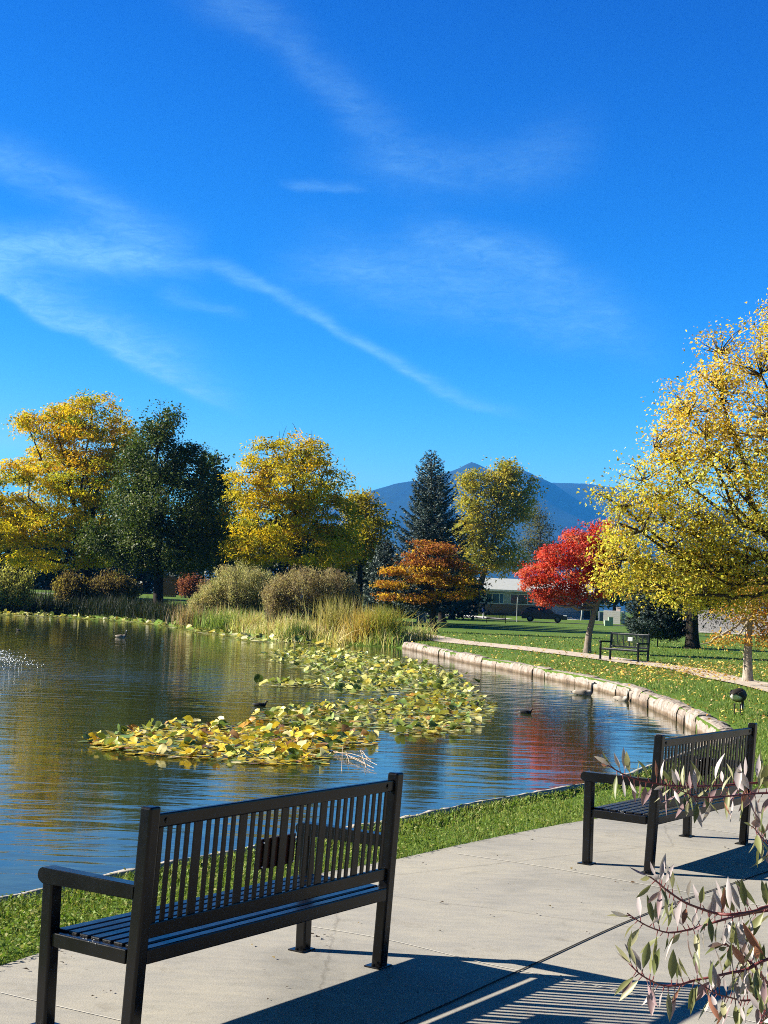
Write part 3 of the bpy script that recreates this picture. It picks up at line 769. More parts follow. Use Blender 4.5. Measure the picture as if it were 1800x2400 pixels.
tree('birch_tree', 'big golden birch filling the right edge, tallest crown over the path', 'tree', (1905, 1600), 33,
     [(1560, 1255, 150, 120), (1700, 1160, 170, 170), (1785, 930, 130, 180), (1870, 760, 95, 110), (1455, 1335, 82, 72), (1620, 1345, 160, 72), (1505, 1150, 88, 80), (1620, 1000, 95, 115), (1960, 1100, 230, 320), (1412, 1165, 44, 24), (1840, 700, 40, 30), (1740, 1330, 140, 80), (1545, 1060, 50, 50), (1690, 850, 70, 90), (1440, 1240, 40, 40), (1560, 1390, 60, 28), (1700, 1400, 90, 30)],
     1520, 40, .072, BIR, trunk=[(1900, 1450)], fork=(1860, 1290), r=.17, bark=M_BARK, spread=(.22, .26, .17), asp=.66, dep=.9, hue=hue_b, twigs=1500, cvar=.26, shell=.35, yjit=.5, droop=.15)
tree('birch_tree', 'young pale trunked birch with sparse orange leaves beside the path', 'tree', (1753, 1582), 35,
     [(1765, 1380, 50, 36), (1735, 1430, 55, 28), (1790, 1450, 50, 40), (1720, 1495, 45, 10), (1790, 1500, 45, 20), (1640, 1512, 22, 6), (1680, 1505, 25, 6), (1820, 1380, 60, 60)],
     190, 26, .07, [(.58, .34, .06, 4), (.62, .42, .10, 3), (.52, .20, .05, 2), (.45, .38, .08, 2)], trunk=[(1753, 1520), (1756, 1470)], fork=(1760, 1400), r=.115, bark=M_BARKL, spread=(.16, .16, .10), asp=.62, twigs=160, shell=.2)

# trees just outside the left edge, whose shade lies on the far bank
for (x, w, yt) in ((-255, 70, 1225), (-450, 110, 1090), (-700, 130, 1010)):
    tree('honey_locust_tree', 'yellow tree of the bank row continuing beyond the left edge', 'tree', (x, 1400), 98.5, [(x, yt + 40, w * .6, 40), (x - w * .4, yt + 100, w * .7, 60), (x + w * .4, yt + 100, w * .7, 60), (x, 1300, w, 80)], 300, 40, .30, YEL, fork=(x, 1330), r=.3, bark=M_BARKD, group='yellow trees left of the frame', spread=(.5, .55, .3), asp=.45, twigs=60)
# row of dark evergreens beyond the far bank
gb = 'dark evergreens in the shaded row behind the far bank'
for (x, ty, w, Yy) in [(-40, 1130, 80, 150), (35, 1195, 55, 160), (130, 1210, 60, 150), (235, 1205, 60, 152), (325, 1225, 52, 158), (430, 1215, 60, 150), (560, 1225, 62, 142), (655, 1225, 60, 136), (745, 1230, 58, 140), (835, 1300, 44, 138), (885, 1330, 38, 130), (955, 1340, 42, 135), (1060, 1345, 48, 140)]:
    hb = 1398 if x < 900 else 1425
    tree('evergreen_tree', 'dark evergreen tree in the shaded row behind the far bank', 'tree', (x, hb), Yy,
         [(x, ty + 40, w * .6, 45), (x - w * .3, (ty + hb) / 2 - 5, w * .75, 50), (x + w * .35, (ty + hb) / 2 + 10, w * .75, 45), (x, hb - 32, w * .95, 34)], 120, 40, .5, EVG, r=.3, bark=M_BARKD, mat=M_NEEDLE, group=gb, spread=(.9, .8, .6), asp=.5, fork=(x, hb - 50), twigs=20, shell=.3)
gb2 = 'green trees behind the fence on the right'
for (x, ty, w, Yy) in [(1365, 1255, 50, 190), (1440, 1330, 46, 185), (1520, 1310, 50, 180), (1620, 1330, 60, 170), (1730, 1310, 60, 175), (1840, 1330, 60, 170)]:
    tree('background_tree', 'green tree showing in gaps behind the house and fence', 'tree', (x, 1440), Yy, [(x, ty + 35, w * .7, 36), (x - w * .3, 1385, w * .7, 40), (x + w * .3, 1390, w * .7, 38)], 90, 36, .5, [(.05, .08, .03, 3), (.09, .11, .04, 2), (.20, .18, .05, 1)], r=.3, fork=(x, 1415), group=gb2, spread=(.9, .8, .6), asp=.5, twigs=20, shell=.3)


# ------------------------------------------------------------------ shrubs, reeds, grasses
def shrub(name, label, cat, Y, blobs, n_stem, per, leaf, pal, fill=0, mat=M_LEAF, asp=.3, group=None, spread=.10, stem=.012, smat=M_BARK, lean=.35):
    """many upright stems from the ground, each carrying leaves along its upper part"""
    k = Y / F; c0 = at(np.mean([b[0] for b in blobs]), 1400, Y); c0[2] = h1(c0[0], c0[1]); o = empty(name, c0, 0, label, cat, group)
    T = Tubes(); P = []; D = []; Cl = []
    for i in range(n_stem):
        b = blobs[int(rng.integers(len(blobs)))]; a = rng.uniform(0, 2 * math.pi); q = rng.uniform(0, 1) ** .5
        top = at(b[0] + b[2] * q * math.cos(a), b[1] - b[3] * math.sqrt(max(0, 1 - q * q)) * rng.uniform(.3, 1.05), Y); top[1] += math.sin(a) * q * b[2] * k * .8
        cb = at(b[0], b[1], Y); rx, ry = top[0] * (1 - lean) + cb[0] * lean, top[1] * (1 - lean) + Y * lean
        root = np.array([rx, ry, h1(rx, ry)]); mid = (root + top) / 2 + np.array([0, 0, .1 * (top[2] - root[2])]) + rng.normal(0, .08, 3)
        pts = curve([root, mid, top], 6); T.add(pts - c0, np.linspace(stem, stem * .4, 6), 4)
        m_ = per; u = rng.uniform(.18, 1.0, m_); s = np.linspace(0, 1, 6); pp = np.stack([np.interp(u, s, pts[:, j]) for j in range(3)], 1)
        P.append(pp + rng.normal(0, spread, (m_, 3))); dv = unit((top - mid)[None, :])[0]; D.append(dv[None, :] + rng.normal(0, .55, (m_, 3)))
        Cl.append(pick(pal, 1)[0][None, :] * rng.uniform(.7, 1.3, (m_, 1)))
    for i in range(fill):                                           # leafy sprays filling the dome down to the ground
        b = blobs[int(rng.integers(len(blobs)))]; u = unit(rng.normal(size=(1, 3)))[0]; q = rng.uniform(.55, 1.0); c = at(b[0] + b[2] * u[0] * q, b[1] - b[3] * u[2] * q, Y); c[1] += u[1] * b[2] * k * q * .8
        if c[2] < h1(c[0], c[1]) + .1: continue
        up_ = np.array([u[0] * .5, u[1] * .5, 1.0]); t_ = rng.uniform(0, 1, 30)[:, None]
        P.append(c + up_ * (t_ - .5) * .45 + rng.normal(0, .085, (30, 3))); D.append(up_[None, :] + rng.normal(0, .5, (30, 3))); Cl.append(pick(pal, 1)[0][None, :] * rng.uniform(.75, 1.3, (30, 1)))
    T.build('stems', smat, o)
    P = np.concatenate(P); D = unit(np.concatenate(D)); L = leaf * rng.uniform(.7, 1.3, len(P)); V, Q = leafquads(P - c0, unit(rng.normal(size=P.shape) + np.array([0, 0, .3])), D, L, L * asp)
    mesh('foliage', V, Q, mat, o, col=np.repeat(np.concatenate(Cl), 4, axis=0)); return o


OLV = [(.44, .42, .20, 4), (.56, .53, .28, 3), (.32, .34, .13, 3), (.46, .34, .18, 1)]
shrub('willow_shrub', 'wide olive green willow shrub, left of the two on the far bank', 'shrub', 77, [(560, 1378, 74, 56), (512, 1402, 52, 36), (612, 1390, 56, 50), (478, 1420, 34, 24)], 300, 20, .12, OLV, 1500, asp=.26)
shrub('willow_shrub', 'browner twiggy willow shrub behind the tall grasses, right of the olive one', 'shrub', 68, [(705, 1385, 66, 54), (775, 1392, 52, 54), (655, 1402, 42, 44), (818, 1412, 28, 38)], 380, 18, .11, [(.38, .32, .18, 4), (.48, .44, .22, 3), (.28, .21, .13, 3)], 1300, asp=.25)
BRN = [(.20, .155, .05, 3), (.26, .21, .06, 3), (.30, .26, .08, 1), (.13, .10, .045, 3)]
shrub('round_shrub', 'yellowish brown rounded shrub left of the yellow tree trunk', 'shrub', 100, [(165, 1372, 40, 38), (190, 1385, 40, 30)], 300, 26, .17, BRN + [(.34, .30, .05, 3)], 0, asp=.5, spread=.16)
shrub('round_shrub', 'darker brown rounded shrub right of the yellow tree trunk', 'shrub', 100, [(262, 1372, 48, 42), (296, 1385, 34, 34), (235, 1385, 40, 34)], 340, 26, .17, BRN, 0, asp=.5, spread=.16)
shrub('sapling', 'pale yellow green leafy sapling at the left edge on the far bank', 'shrub', 97, [(30, 1378, 45, 30), (60, 1362, 22, 30), (20, 1350, 18, 26)], 90, 34, .20, [(.46, .46, .12, 3), (.34, .38, .08, 2), (.5, .46, .16, 1)], 0, asp=.45, spread=.2)
shrub('red_shrub', 'small reddish brown leafed shrub far behind the dark tree', 'shrub', 128, [(441, 1372, 26, 26), (452, 1362, 16, 18)], 140, 26, .18, [(.34, .12, .07, 3), (.42, .18, .10, 2), (.26, .10, .05, 2)], 0, asp=.5, spread=.2)
shrub('red_shrub', 'pink flowering shrub low beside the small reddish shrub', 'shrub', 124, [(482, 1375, 16, 22)], 60, 24, .16, [(.36, .20, .14, 2), (.16, .14, .06, 2)], 0, asp=.5, spread=.15)


def blades(name, pos, hgt_, wid, pal, mat, parent=None, lean=.35, seg=3, base=None, cj=.2, clump=None):
    """tapered bent blades rooted at pos (n,3)"""
    n = len(pos); a = rng.uniform(0, 2 * math.pi, n); d = np.column_stack([np.cos(a), np.sin(a), np.zeros(n)]); fa = rng.uniform(0, 2 * math.pi, n); s = np.column_stack([np.cos(fa), np.sin(fa), np.zeros(n)])
    hg = hgt_ * rng.uniform(.6, 1.25, n) if np.isscalar(hgt_) else hgt_; ln = np.abs(rng.normal(0, lean, n)); V = []
    for k in range(seg + 1):
        t = k / seg; c = pos + d * (ln * hg * t ** 1.8)[:, None] + np.array([0, 0, 1]) * (hg * (t - .25 * ln * t * t))[:, None]
        w = wid * (1 - t) ** .7 * .5
        if k < seg: V += [c - s * np.reshape(w, (-1, 1)), c + s * np.reshape(w, (-1, 1))]
        else: V += [c]
    K = 2 * seg + 1; VV = np.stack(V, 1).reshape(-1, 3); b0 = np.arange(n)[:, None] * K
    tri = []
    for k in range(seg - 1):
        q = 2 * k; tri += [[q, q + 1, q + 3], [q, q + 3, q + 2]]
    q = 2 * (seg - 1); tri += [[q, q + 1, q + 2]]
    Fc = (b0[:, :, None] + np.array(tri)[None, :, :].reshape(1, -1, 3)).reshape(-1, 3)
    c = pick(pal, n)
    if clump is not None: cc = pick(pal, int(clump.max()) + 1)[clump]; c = np.where(rng.random((n, 1)) < .7, cc, c)
    c = c * (1 + rng.normal(0, cj, (n, 1))); off = np.zeros(3) if base is None else base
    return mesh(name, VV - off, Fc, mat, parent, col=np.repeat(np.clip(c, .003, .9), K, axis=0))


STRAW = [(.74, .64, .34, 4), (.64, .58, .26, 3), (.46, .48, .16, 3), (.20, .30, .06, 2), (.54, .36, .19, 1.4)]


def band_points(n, p0, p1, y0, y1, hw):
    """n points scattered about a ground line between pixel columns"""
    t = rng.random(n); return np.column_stack([np.interp(t, np.linspace(0, 1, len(p0)), p0) + rng.normal(0, hw, n), np.interp(t, np.linspace(0, 1, len(p1)), p1) + rng.normal(0, hw * 1.6, n)])


def z_of(P): return np.column_stack([P, hgt(P[:, 0], P[:, 1])])


# reed belt on the far bank, following the shore
sh = resample(shore_part((.4, 58.6), (-11.8, 81.0)), .1); t = rng.random(9000); ii = (t * (len(sh) - 1)).astype(int)
dirs = (sh - CEN) / np.linalg.norm(sh - CEN, axis=1)[:, None]
tc_ = rng.integers(0, len(sh), 340); oc_ = rng.uniform(.0, 3.4, 340); Pc = sh[tc_] + dirs[tc_] * oc_[:, None]; hc_ = rng.uniform(.4, 1.35, 340) * (.75 + .25 * np.sin(tc_ * .11))
ci_ = rng.integers(0, 340, 13000); P = Pc[ci_] + rng.normal(0, .26, (13000, 2)); hh = hc_[ci_] * rng.uniform(.45, 1.15, 13000)
tag(blades('reeds', z_of(P), np.maximum(hh, .22), .036, STRAW, M_BLADE, lean=.62, clump=ci_), kind='stuff')


def clump(label, px, Yp, n, hgt_, pal, sp=.5, lean=.45, name='grass_clump', wid=.03):
    c = at(px, 1500, Yp); c[2] = h1(c[0], c[1]); o = empty(name, c, 0, label, 'grass')
    P = c[None, :2] + rng.normal(0, sp, (n, 2)) * np.array([1, .7]); blades('blades', z_of(P), hgt_, wid, pal, M_BLADE, o, lean, base=c); return o


clump('tall green and yellow grass clump at the end of the stone edging', 893, 60.4, 900, 1.4, [(.22, .30, .05, 3), (.42, .40, .08, 3), (.5, .42, .08, 2)], .40)
clump('golden straw grass clump left of the green and yellow one', 858, 60.6, 700, 1.35, [(.58, .42, .12, 4), (.5, .34, .10, 3), (.36, .34, .08, 1)], .40)
clump('low dark green grass tuft at the water among the straw', 700, 61.0, 420, .75, [(.08, .14, .03, 3), (.12, .18, .03, 2)], .30)
clump('tall pale grass with feathery tips in front of the brown willow', 780, 62.6, 460, 1.75, [(.50, .42, .18, 3), (.36, .36, .10, 2)], .5, .35)
clump('pale tan drooping grass tuft beside the dark tree trunk', 445, 74.0, 380, 1.15, [(.42, .30, .18, 3), (.36, .28, .14, 2), (.22, .24, .08, 1)], .45, .6)
clump('bright green iris clump left of the straw grasses', 520, 71.0, 420, 1.1, [(.20, .30, .06, 3), (.30, .38, .10, 2)], .6, .4)
# iris belt on the left bank, leaf colours darkened to carry the bank's shade
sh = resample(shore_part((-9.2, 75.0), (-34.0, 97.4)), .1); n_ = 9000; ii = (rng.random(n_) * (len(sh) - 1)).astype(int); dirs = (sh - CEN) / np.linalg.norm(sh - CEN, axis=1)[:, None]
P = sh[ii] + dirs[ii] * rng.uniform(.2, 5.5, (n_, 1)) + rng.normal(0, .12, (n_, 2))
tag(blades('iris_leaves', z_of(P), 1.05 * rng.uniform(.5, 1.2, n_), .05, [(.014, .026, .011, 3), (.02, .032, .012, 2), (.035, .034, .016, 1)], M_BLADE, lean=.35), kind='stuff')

# lawn blades: denser where the lawn is near
PX = rng.uniform(-250, 2500, 430000); PY = 1448 + (2330 - 1448) * rng.random(430000) ** 1.25
u0, w0 = PX - 900, PY - 1200; uu = cr * u0 + sr * w0; ww = -sr * u0 + cr * w0
rx, ry, rz = uu / F, cp + sp * ww / F, sp - cp * ww / F; ok = rz < -.014; tt = np.where(ok, -H / np.minimum(rz, -1e-3), 0); X, Yg = rx * tt, ry * tt
ok &= (Yg < 75) & (Yg > 2) & ~inside(POND + (POND - CEN) / np.linalg.norm(POND - CEN, axis=1)[:, None] * .09, X, Yg) & ~inside(PAD, X, Yg)
X, Yg = X[ok], Yg[ok]; dp = dist_line(PATH, X, Yg); ok = (dp > .55 + rng.normal(0, .05, len(X))) & ~((Yg > 20) & (np.abs(X - np.interp(Yg, POND[110:215, 1][np.argsort(POND[110:215, 1])], POND[110:215, 0][np.argsort(POND[110:215, 1])])) < .36) & (X < 6.2) & (Yg < 58))
X, Yg = X[ok], Yg[ok]; Zg = hgt(X, Yg)
GR = [(.13, .21, .03, 4), (.19, .26, .045, 3), (.28, .31, .075, 2.4), (.40, .38, .13, 1.3), (.07, .13, .02, 2)]
wid = np.clip(.0045 * Yg / 9, .004, .035) * rng.uniform(.7, 1.4, len(X)); hb_ = np.clip(.030 + .0012 * Yg, .03, .075) * rng.uniform(.5, 1.4, len(X))
gn = np.sin(X * 1.9 + Yg * .8) + np.sin(Yg * 2.7 - X * 1.1 + 1) + np.sin(X * .6 + Yg * .35 + 2) * 1.2; hb_ = hb_ * np.where(gn > 1.2, .6, 1.0)
tag(blades('grass', np.column_stack([X, Yg, Zg - .004]), hb_, wid, GR, M_BLADE, lean=.75, seg=2, cj=.25), kind='stuff')
# broad clover leaves in the near strip
k_ = (Yg < 16) & (rng.random(len(X)) < .22); C = np.column_stack([X[k_], Yg[k_], Zg[k_] + rng.uniform(.012, .045, k_.sum())]); n_ = len(C)
L = rng.uniform(.012, .026, n_); V, Q = leafquads(C, unit(rng.normal(0, .6, (n_, 3)) + np.array([0, 0, 1.0])), rng.normal(size=(n_, 3)), L, L * .8)
tag(mesh('clover', V, Q, M_BLADE, col=np.repeat(pick([(.13, .22, .03, 3), (.22, .30, .06, 2), (.34, .34, .12, 1)], n_), 4, axis=0)), kind='stuff')


# fallen leaves
def litter(n, fx, fy, pal, size, cond=None):
    px, py = fx(n), fy(n); pts = np.array([ghit(a, b) for a, b in zip(px, py)]); ok = ~inside(POND, pts[:, 0], pts[:, 1])
    pts = pts[ok]; n = len(pts); pts[:, 2] += .035 + rng.uniform(0, .03, n)
    L = size * rng.uniform(.6, 1.3, n); return leafquads(pts, unit(rng.normal(0, .35, (n, 3)) + np.array([0, 0, 1])), rng.normal(size=(n, 3)), L, L * .6), pick(pal, n)


FL = [(.70, .52, .14, 4), (.62, .42, .08, 3), (.55, .40, .2, 2), (.45, .22, .06, 1)]
parts = [litter(950, lambda n: rng.uniform(1250, 1850, n), lambda n: rng.uniform(1555, 1600, n) + 0, FL, .085), litter(900, lambda n: rng.normal(1620, 120, n), lambda n: rng.normal(1572, 12, n), FL, .09), litter(850, lambda n: rng.uniform(1100, 1850, n), lambda n: rng.uniform(1530, 1700, n), FL, .07), litter(500, lambda n: rng.uniform(960, 1500, n), lambda n: rng.uniform(1490, 1560, n), FL, .10)]
V = np.concatenate([p[0][0] for p in parts]); Q = np.arange(len(V)).reshape(-1, 4); c = np.repeat(np.concatenate([p[1] for p in parts]), 4, axis=0)
tag(mesh('fallen_leaves', V, Q, M_DRY, col=c), kind='stuff')
DK = [(.05, .035, .025, 3), (.10, .06, .035, 2), (.30, .22, .08, .8)]
fl = []
for (px, py) in [(1247, 1972), (1340, 2040), (1165, 2010), (1035, 2120), (1258, 2147), (1288, 2128), (992, 2027), (900, 2110), (1560, 2056), (1483, 2073), (1700, 1990), (640, 2250), (590, 2220), (730, 2195), (745, 2202), (760, 2197), (1180, 2353), (1150, 2150), (60, 2278), (190, 2226), (145, 2262), (260, 2330)]:
    p = g0(px, py); fl.append((p[0], p[1], .012))
for _ in range(46):
    px, py = rng.uniform(0, 1750), rng.uniform(1960, 2390); p = g0(px, py)
    if inside(PAD, p[:1], p[1:])[0]: fl.append((p[0], p[1], .010))
fl = np.array(fl); n_ = len(fl); L = np.where(np.arange(n_) < 22, rng.uniform(.018, .045, n_), rng.uniform(.006, .022, n_)); V, Q = leafquads(fl, unit(rng.normal(0, .15, (n_, 3)) + np.array([0, 0, 1])), rng.normal(size=(n_, 3)), L, L * .45, .35)
tag(mesh('leaf_litter', V, Q, M_DRY, col=np.repeat(pick(DK, n_), 4, axis=0)), kind='stuff')


# ------------------------------------------------------------------ lily rafts
def pads(name, poly_px, n, size, pal, tilt=.45, lift=.06, edge=.15, hole=.0, world=None):
    if world is None: poly = np.array([g0(a, b, WL) for a, b in poly_px])
    else: poly = np.asarray(world)
    poly = closed(poly, 6); lo, hi = poly.min(0), poly.max(0); X = rng.uniform(lo[0], hi[0], n * 6); Y = rng.uniform(lo[1], hi[1], n * 6)
    nz = np.sin(X * 2.3 + Y * .7) + np.sin(Y * 1.1 - X * 1.7 + 2) + np.sin(X * 5.1 + 1) * .5 + np.sin(Y * 2.9 + X * 3.1) * .5
    dE = dist_line(np.vstack([poly, poly[:1]]), X, Y); sc = edge * (1 + (Y / 25.0))
    ok = inside(poly, X, Y) & (rng.random(len(X)) < np.clip(dE / sc, .08, 1)) & (nz > hole - 2.2 * np.clip(dE / sc, 0, 1)) & inside(POND, X, Y); X, Y = X[ok][:n], Y[ok][:n]; n = len(X)
    K = 12; a = np.linspace(0.2, 2 * math.pi - .2, K); rad = size * rng.uniform(.45, 1.45, n) * .5
    up_ = rng.random(n) < .24; tl = np.where(up_, np.abs(rng.normal(0, tilt, n)) + .12, rng.uniform(0, .08, n)); z = np.where(up_, rng.uniform(.02, lift, n), rng.uniform(.006, .02, n))
    az_ = rng.uniform(0, 2 * math.pi, n); Nn = np.column_stack([np.sin(tl) * np.cos(az_), np.sin(tl) * np.sin(az_), np.cos(tl)])
    D = rng.normal(size=(n, 3)); D = unit(D - (D * Nn).sum(1)[:, None] * Nn); S = np.cross(Nn, D); cup = np.where(up_, rng.normal(.22, .25, n), rng.uniform(0, .05, n)); ell = rng.uniform(.75, 1.0, n)
    C = np.column_stack([X, Y, WL + z + np.sin(tl) * rad * .75]); V = [C]
    for k in range(K):
        wv = 1 + .05 * np.sin(k * 2.0 + az_ * 3)
        V.append(C + (D * (np.cos(a[k]) * rad * wv)[:, None] + S * (np.sin(a[k]) * rad * ell * wv)[:, None]) + Nn * (rad * (cup * abs(math.sin(a[k])) + .12 * np.sin(k * 1.7 + az_ * 5) * up_))[:, None])
    V = np.stack(V, 1).reshape(-1, 3); V[:, 2] = np.maximum(V[:, 2], WL + .004 + .006 * rng.random(len(V)))
    tri = np.array([[0, k, k + 1] for k in range(1, K)]); Fc = (np.arange(n)[:, None, None] * (K + 1) + tri[None]).reshape(-1, 3)
    c = pick(pal, n) * (1 + rng.normal(0, .15, (n, 1)))
    return tag(mesh(name, V, Fc, M_LILY, col=np.repeat(np.clip(c, .01, .9), K + 1, axis=0)), kind='stuff')


LN = [(.74, .56, .06, 5), (.60, .52, .09, 3), (.26, .32, .07, 3), (.14, .22, .05, 2), (.50, .26, .05, 1.3), (.70, .62, .28, 1.6), (.22, .12, .05, 1)]
LF = [(.44, .46, .12, 4), (.28, .35, .08, 4), (.13, .19, .05, 3), (.60, .57, .18, 3), (.70, .66, .36, 1.8), (.60, .48, .07, 1.2)]
pads('lily_pads', [(180, 1738), (255, 1722), (400, 1698), (560, 1702), (700, 1706), (840, 1722), (900, 1738), (870, 1750), (790, 1762), (770, 1790), (640, 1796), (480, 1784), (330, 1775), (230, 1762)], 2000, .125, LN, .40, .05, .12, -.9)
pads('lily_pads', [(560, 1674), (700, 1655), (860, 1640), (1010, 1625), (1120, 1632), (1175, 1652), (1150, 1690), (1090, 1722), (960, 1728), (860, 1712), (780, 1718), (620, 1700)], 2900, .125, [(.56, .48, .09, 3), (.46, .46, .12, 3), (.26, .32, .07, 3), (.14, .22, .05, 2), (.48, .26, .06, 1), (.66, .60, .28, 1.3)], .38, .05, .25, -.75)
pads('lily_pads', [(600, 1535), (680, 1522), (800, 1524), (900, 1540), (1000, 1556), (1090, 1582), (1130, 1615), (1120, 1640), (1000, 1625), (860, 1632), (760, 1625), (700, 1612), (720, 1590), (690, 1570), (640, 1556)], 6500, .155, LF, .42, .08, .35, -.9)
pads('lily_pads', [(585, 1605), (640, 1602), (740, 1600), (760, 1612), (650, 1612)], 130, .18, LF, .4, .06, .2, -.5)
# band of pads along the far shore
shp = shore_part((-.9, 59.0), (-40, 92))[::4]; inn = shp - (shp - CEN) / np.linalg.norm(shp - CEN, axis=1)[:, None] * np.interp(np.arange(len(shp)), [0, 12, len(shp) * .45, len(shp)], [2.2, 5.0, 7.0, 7.5])[:, None]
pads('lily_pads', None, 6500, .28, LF + [(.62, .60, .40, 2)], .45, .12, .4, -.9, world=np.vstack([shp, inn[::-1]]))
# dead stalks at the raft's right end
T = Tubes()
for i in range(11):
    a = np.append(g0(rng.uniform(770, 850), rng.uniform(1752, 1790), WL), WL + rng.uniform(.01, .03)); b_ = np.append(g0(rng.uniform(800, 905), rng.uniform(1768, 1812), WL), WL + rng.uniform(.005, .05))
    T.add(curve([a, (a + b_) / 2 + np.array([0, 0, rng.uniform(0, .05)]), b_], 6), .0026, 4)
tag(T.build('dead_stalks', simple('dry_stalk', (.55, .42, .30), .8, .2, .2, 20)), 'tangle of dry tan stalks floating at the right tip of the near raft', 'stalks')


# ------------------------------------------------------------------ benches
BL_, BD, BH, BA, RK, LW = 1.574, .427, .86, .581, .050, .055


def make_bench(label, loc, rz, plate='bronze', group='black metal benches around the pond'):
    o = empty('park_bench', loc, rz, label, 'bench', group)          # origin at the rear left foot; +x along the seat, +y to its front
    def rk(z): return -RK * z / BH
    shear = Matrix(((1, 0, 0, 0), (0, 1, -RK / BH, 0), (0, 0, 1, 0), (0, 0, 0, 1)))
    for x in (0, BL_):
        bm = bmesh.new(); rbox(bm, (x, 0, BH / 2), (LW, LW, BH), .009, seg=3); bmesh.ops.transform(bm, matrix=shear, verts=bm.verts); l = bmobj('leg', bm, M_BLACK, o)
        bm = bmesh.new(); rbox(bm, (x - .01, 0, .004), (.10, .085, .007), .002); cyl(bm, (x - .048, .0, .006), (x - .048, 0, .018), .008, seg=8); bmobj('foot_plate', bm, M_BLACK, l)
        bm = bmesh.new(); rbox(bm, (x, BD, (BA - .05) / 2), (LW, LW, BA - .05), .009, seg=3); l = bmobj('leg', bm, M_BLACK, o)
        bm = bmesh.new(); rbox(bm, (x - .01, BD, .004), (.10, .085, .007), .002); cyl(bm, (x - .048, BD, .006), (x - .048, BD, .018), .008, seg=8); bmobj('foot_plate', bm, M_BLACK, l)
        bm = bmesh.new(); y0, y1 = LW / 2 - RK * .6, BD + .055       # armrest with a rolled front end
        pr = [(y0 - .012, BA - .052), (y1 - .03, BA - .058)] + [(y1 - .03 + .030 * math.sin(a), BA - .029 - .029 * math.cos(a)) for a in np.linspace(.2, math.pi - .2, 8)] + [(y1 - .03, BA), (y0 - .016, BA)]
        prism(bm, pr, 'x', x - .030, x + .030); bmesh.ops.bevel(bm, geom=[e for e in bm.edges if abs(e.verts[0].co.x - e.verts[1].co.x) < 1e-6], offset=.005, segments=2, affect='EDGES')
        bmobj('armrest', bm, M_BLACK, o)
    bm = bmesh.new(); zt = .352
    for x in (0, BL_): rbox(bm, (x, BD / 2, zt - .03), (.032, BD - LW + .01, .052), .004)
    rbox(bm, (BL_ / 2, BD - .005, zt - .03), (BL_ - LW + .004, .03, .052), .004)
    rbox(bm, (BL_ / 2, rk(.33) - .002, zt - .026), (BL_ - LW + .004, .046, .056), .006)
    fr = bmobj('seat_frame', bm, M_BLACK, o)
    bm = bmesh.new()
    for i in range(7): rbox(bm, (BL_ / 2, .036 + i * .058, zt - .006), (BL_ - .035, .048, .022), .005)
    bmobj('seat', bm, M_BLACK, o)
    bm = bmesh.new()                                                   # upright slats: four narrow, one wide, five times, four narrow
    pat = ([.024] * 4 + [.046]) * 5 + [.024] * 4; gap = (BL_ - LW - sum(pat)) / (len(pat) + 1); x = LW / 2 + gap
    for w_ in pat: rbox(bm, (x + w_ / 2, 0, .61), (w_, .008, .39), .002, seg=1); x += w_ + gap
    rbox(bm, (BL_ / 2, 0, .412), (BL_ - LW + .004, .024, .054), .004)
    bmesh.ops.transform(bm, matrix=shear, verts=bm.verts); bmobj('backrest', bm, M_BLACK, o)
    bm = bmesh.new(); rbox(bm, (BL_ / 2, 0, .805), (BL_ - LW + .004, .028, .052), .007, seg=3); bmesh.ops.transform(bm, matrix=shear, verts=bm.verts); tr_ = bmobj('top_rail', bm, M_BLACK, o)
    for x in (.075, BL_ - .075):
        bm = bmesh.new(); cyl(bm, (x, rk(.805) - .0135, .805), (x, rk(.805) - .0165, .805), .011, seg=14); cyl(bm, (x - .003, rk(.805) - .016, .807), (x - .003, rk(.805) - .019, .807), .006, seg=10)
        bmobj('bolt', bm, M_BLACK, tr_)
    if plate:
        bm = bmesh.new(); w_, z0, z1 = (.24, .545, .665) if plate == 'bronze' else (.20, .60, .72)
        rbox(bm, (BL_ * .485, .012, (z0 + z1) / 2), (w_, .009, z1 - z0), .003); bmesh.ops.transform(bm, matrix=shear, verts=bm.verts); pl = bmobj('plaque', bm, M_BRONZE if plate == 'bronze' else M_PALEPLATE, o)
        for dx in (-.1, .1):
            for z in (z0 + .012, z1 - .012): bm = bmesh.new(); cyl(bm, (BL_ * .485 + dx, rk(z) - .006, z), (BL_ * .485 + dx, rk(z) - .001, z), .0035, seg=8); bmobj('screw', bm, M_STEEL, pl)
    for k in range(6): bm = bmesh.new(); rbox(bm, (-.0165, .20 + rng.normal(0, .03), .352 + rng.normal(0, .007)), (.0012, rng.uniform(.002, .007), rng.uniform(.002, .005)), 0); bmobj('paint_chip', bm, M_PALEPLATE, fr)      # chipped paint on the left side rail
    return o


make_bench('nearest black slatted bench seen from behind, lower left on the concrete', (-.828, 5.137, .004), .972)
make_bench('second black slatted bench seen from behind, behind the branches on the concrete', (1.737, 8.957, .004), .950)
pb = ghit(1517.6, 1554); make_bench('black bench facing the pond beside the gravel path, with a pale plaque', (pb[0], pb[1], h1(pb[0], pb[1]) + .03), R(127), 'pale')
pb = at(1185, 1452, 119); make_bench('far black bench on the lawn left of the dark car', (pb[0], pb[1], h1(pb[0], pb[1]) + .02), R(176), None)
pb = at(119, 1389, 106); make_bench('small distant bench seen end on before the silver car', (pb[0], pb[1], h1(pb[0], pb[1]) + .02), R(70), 'pale')


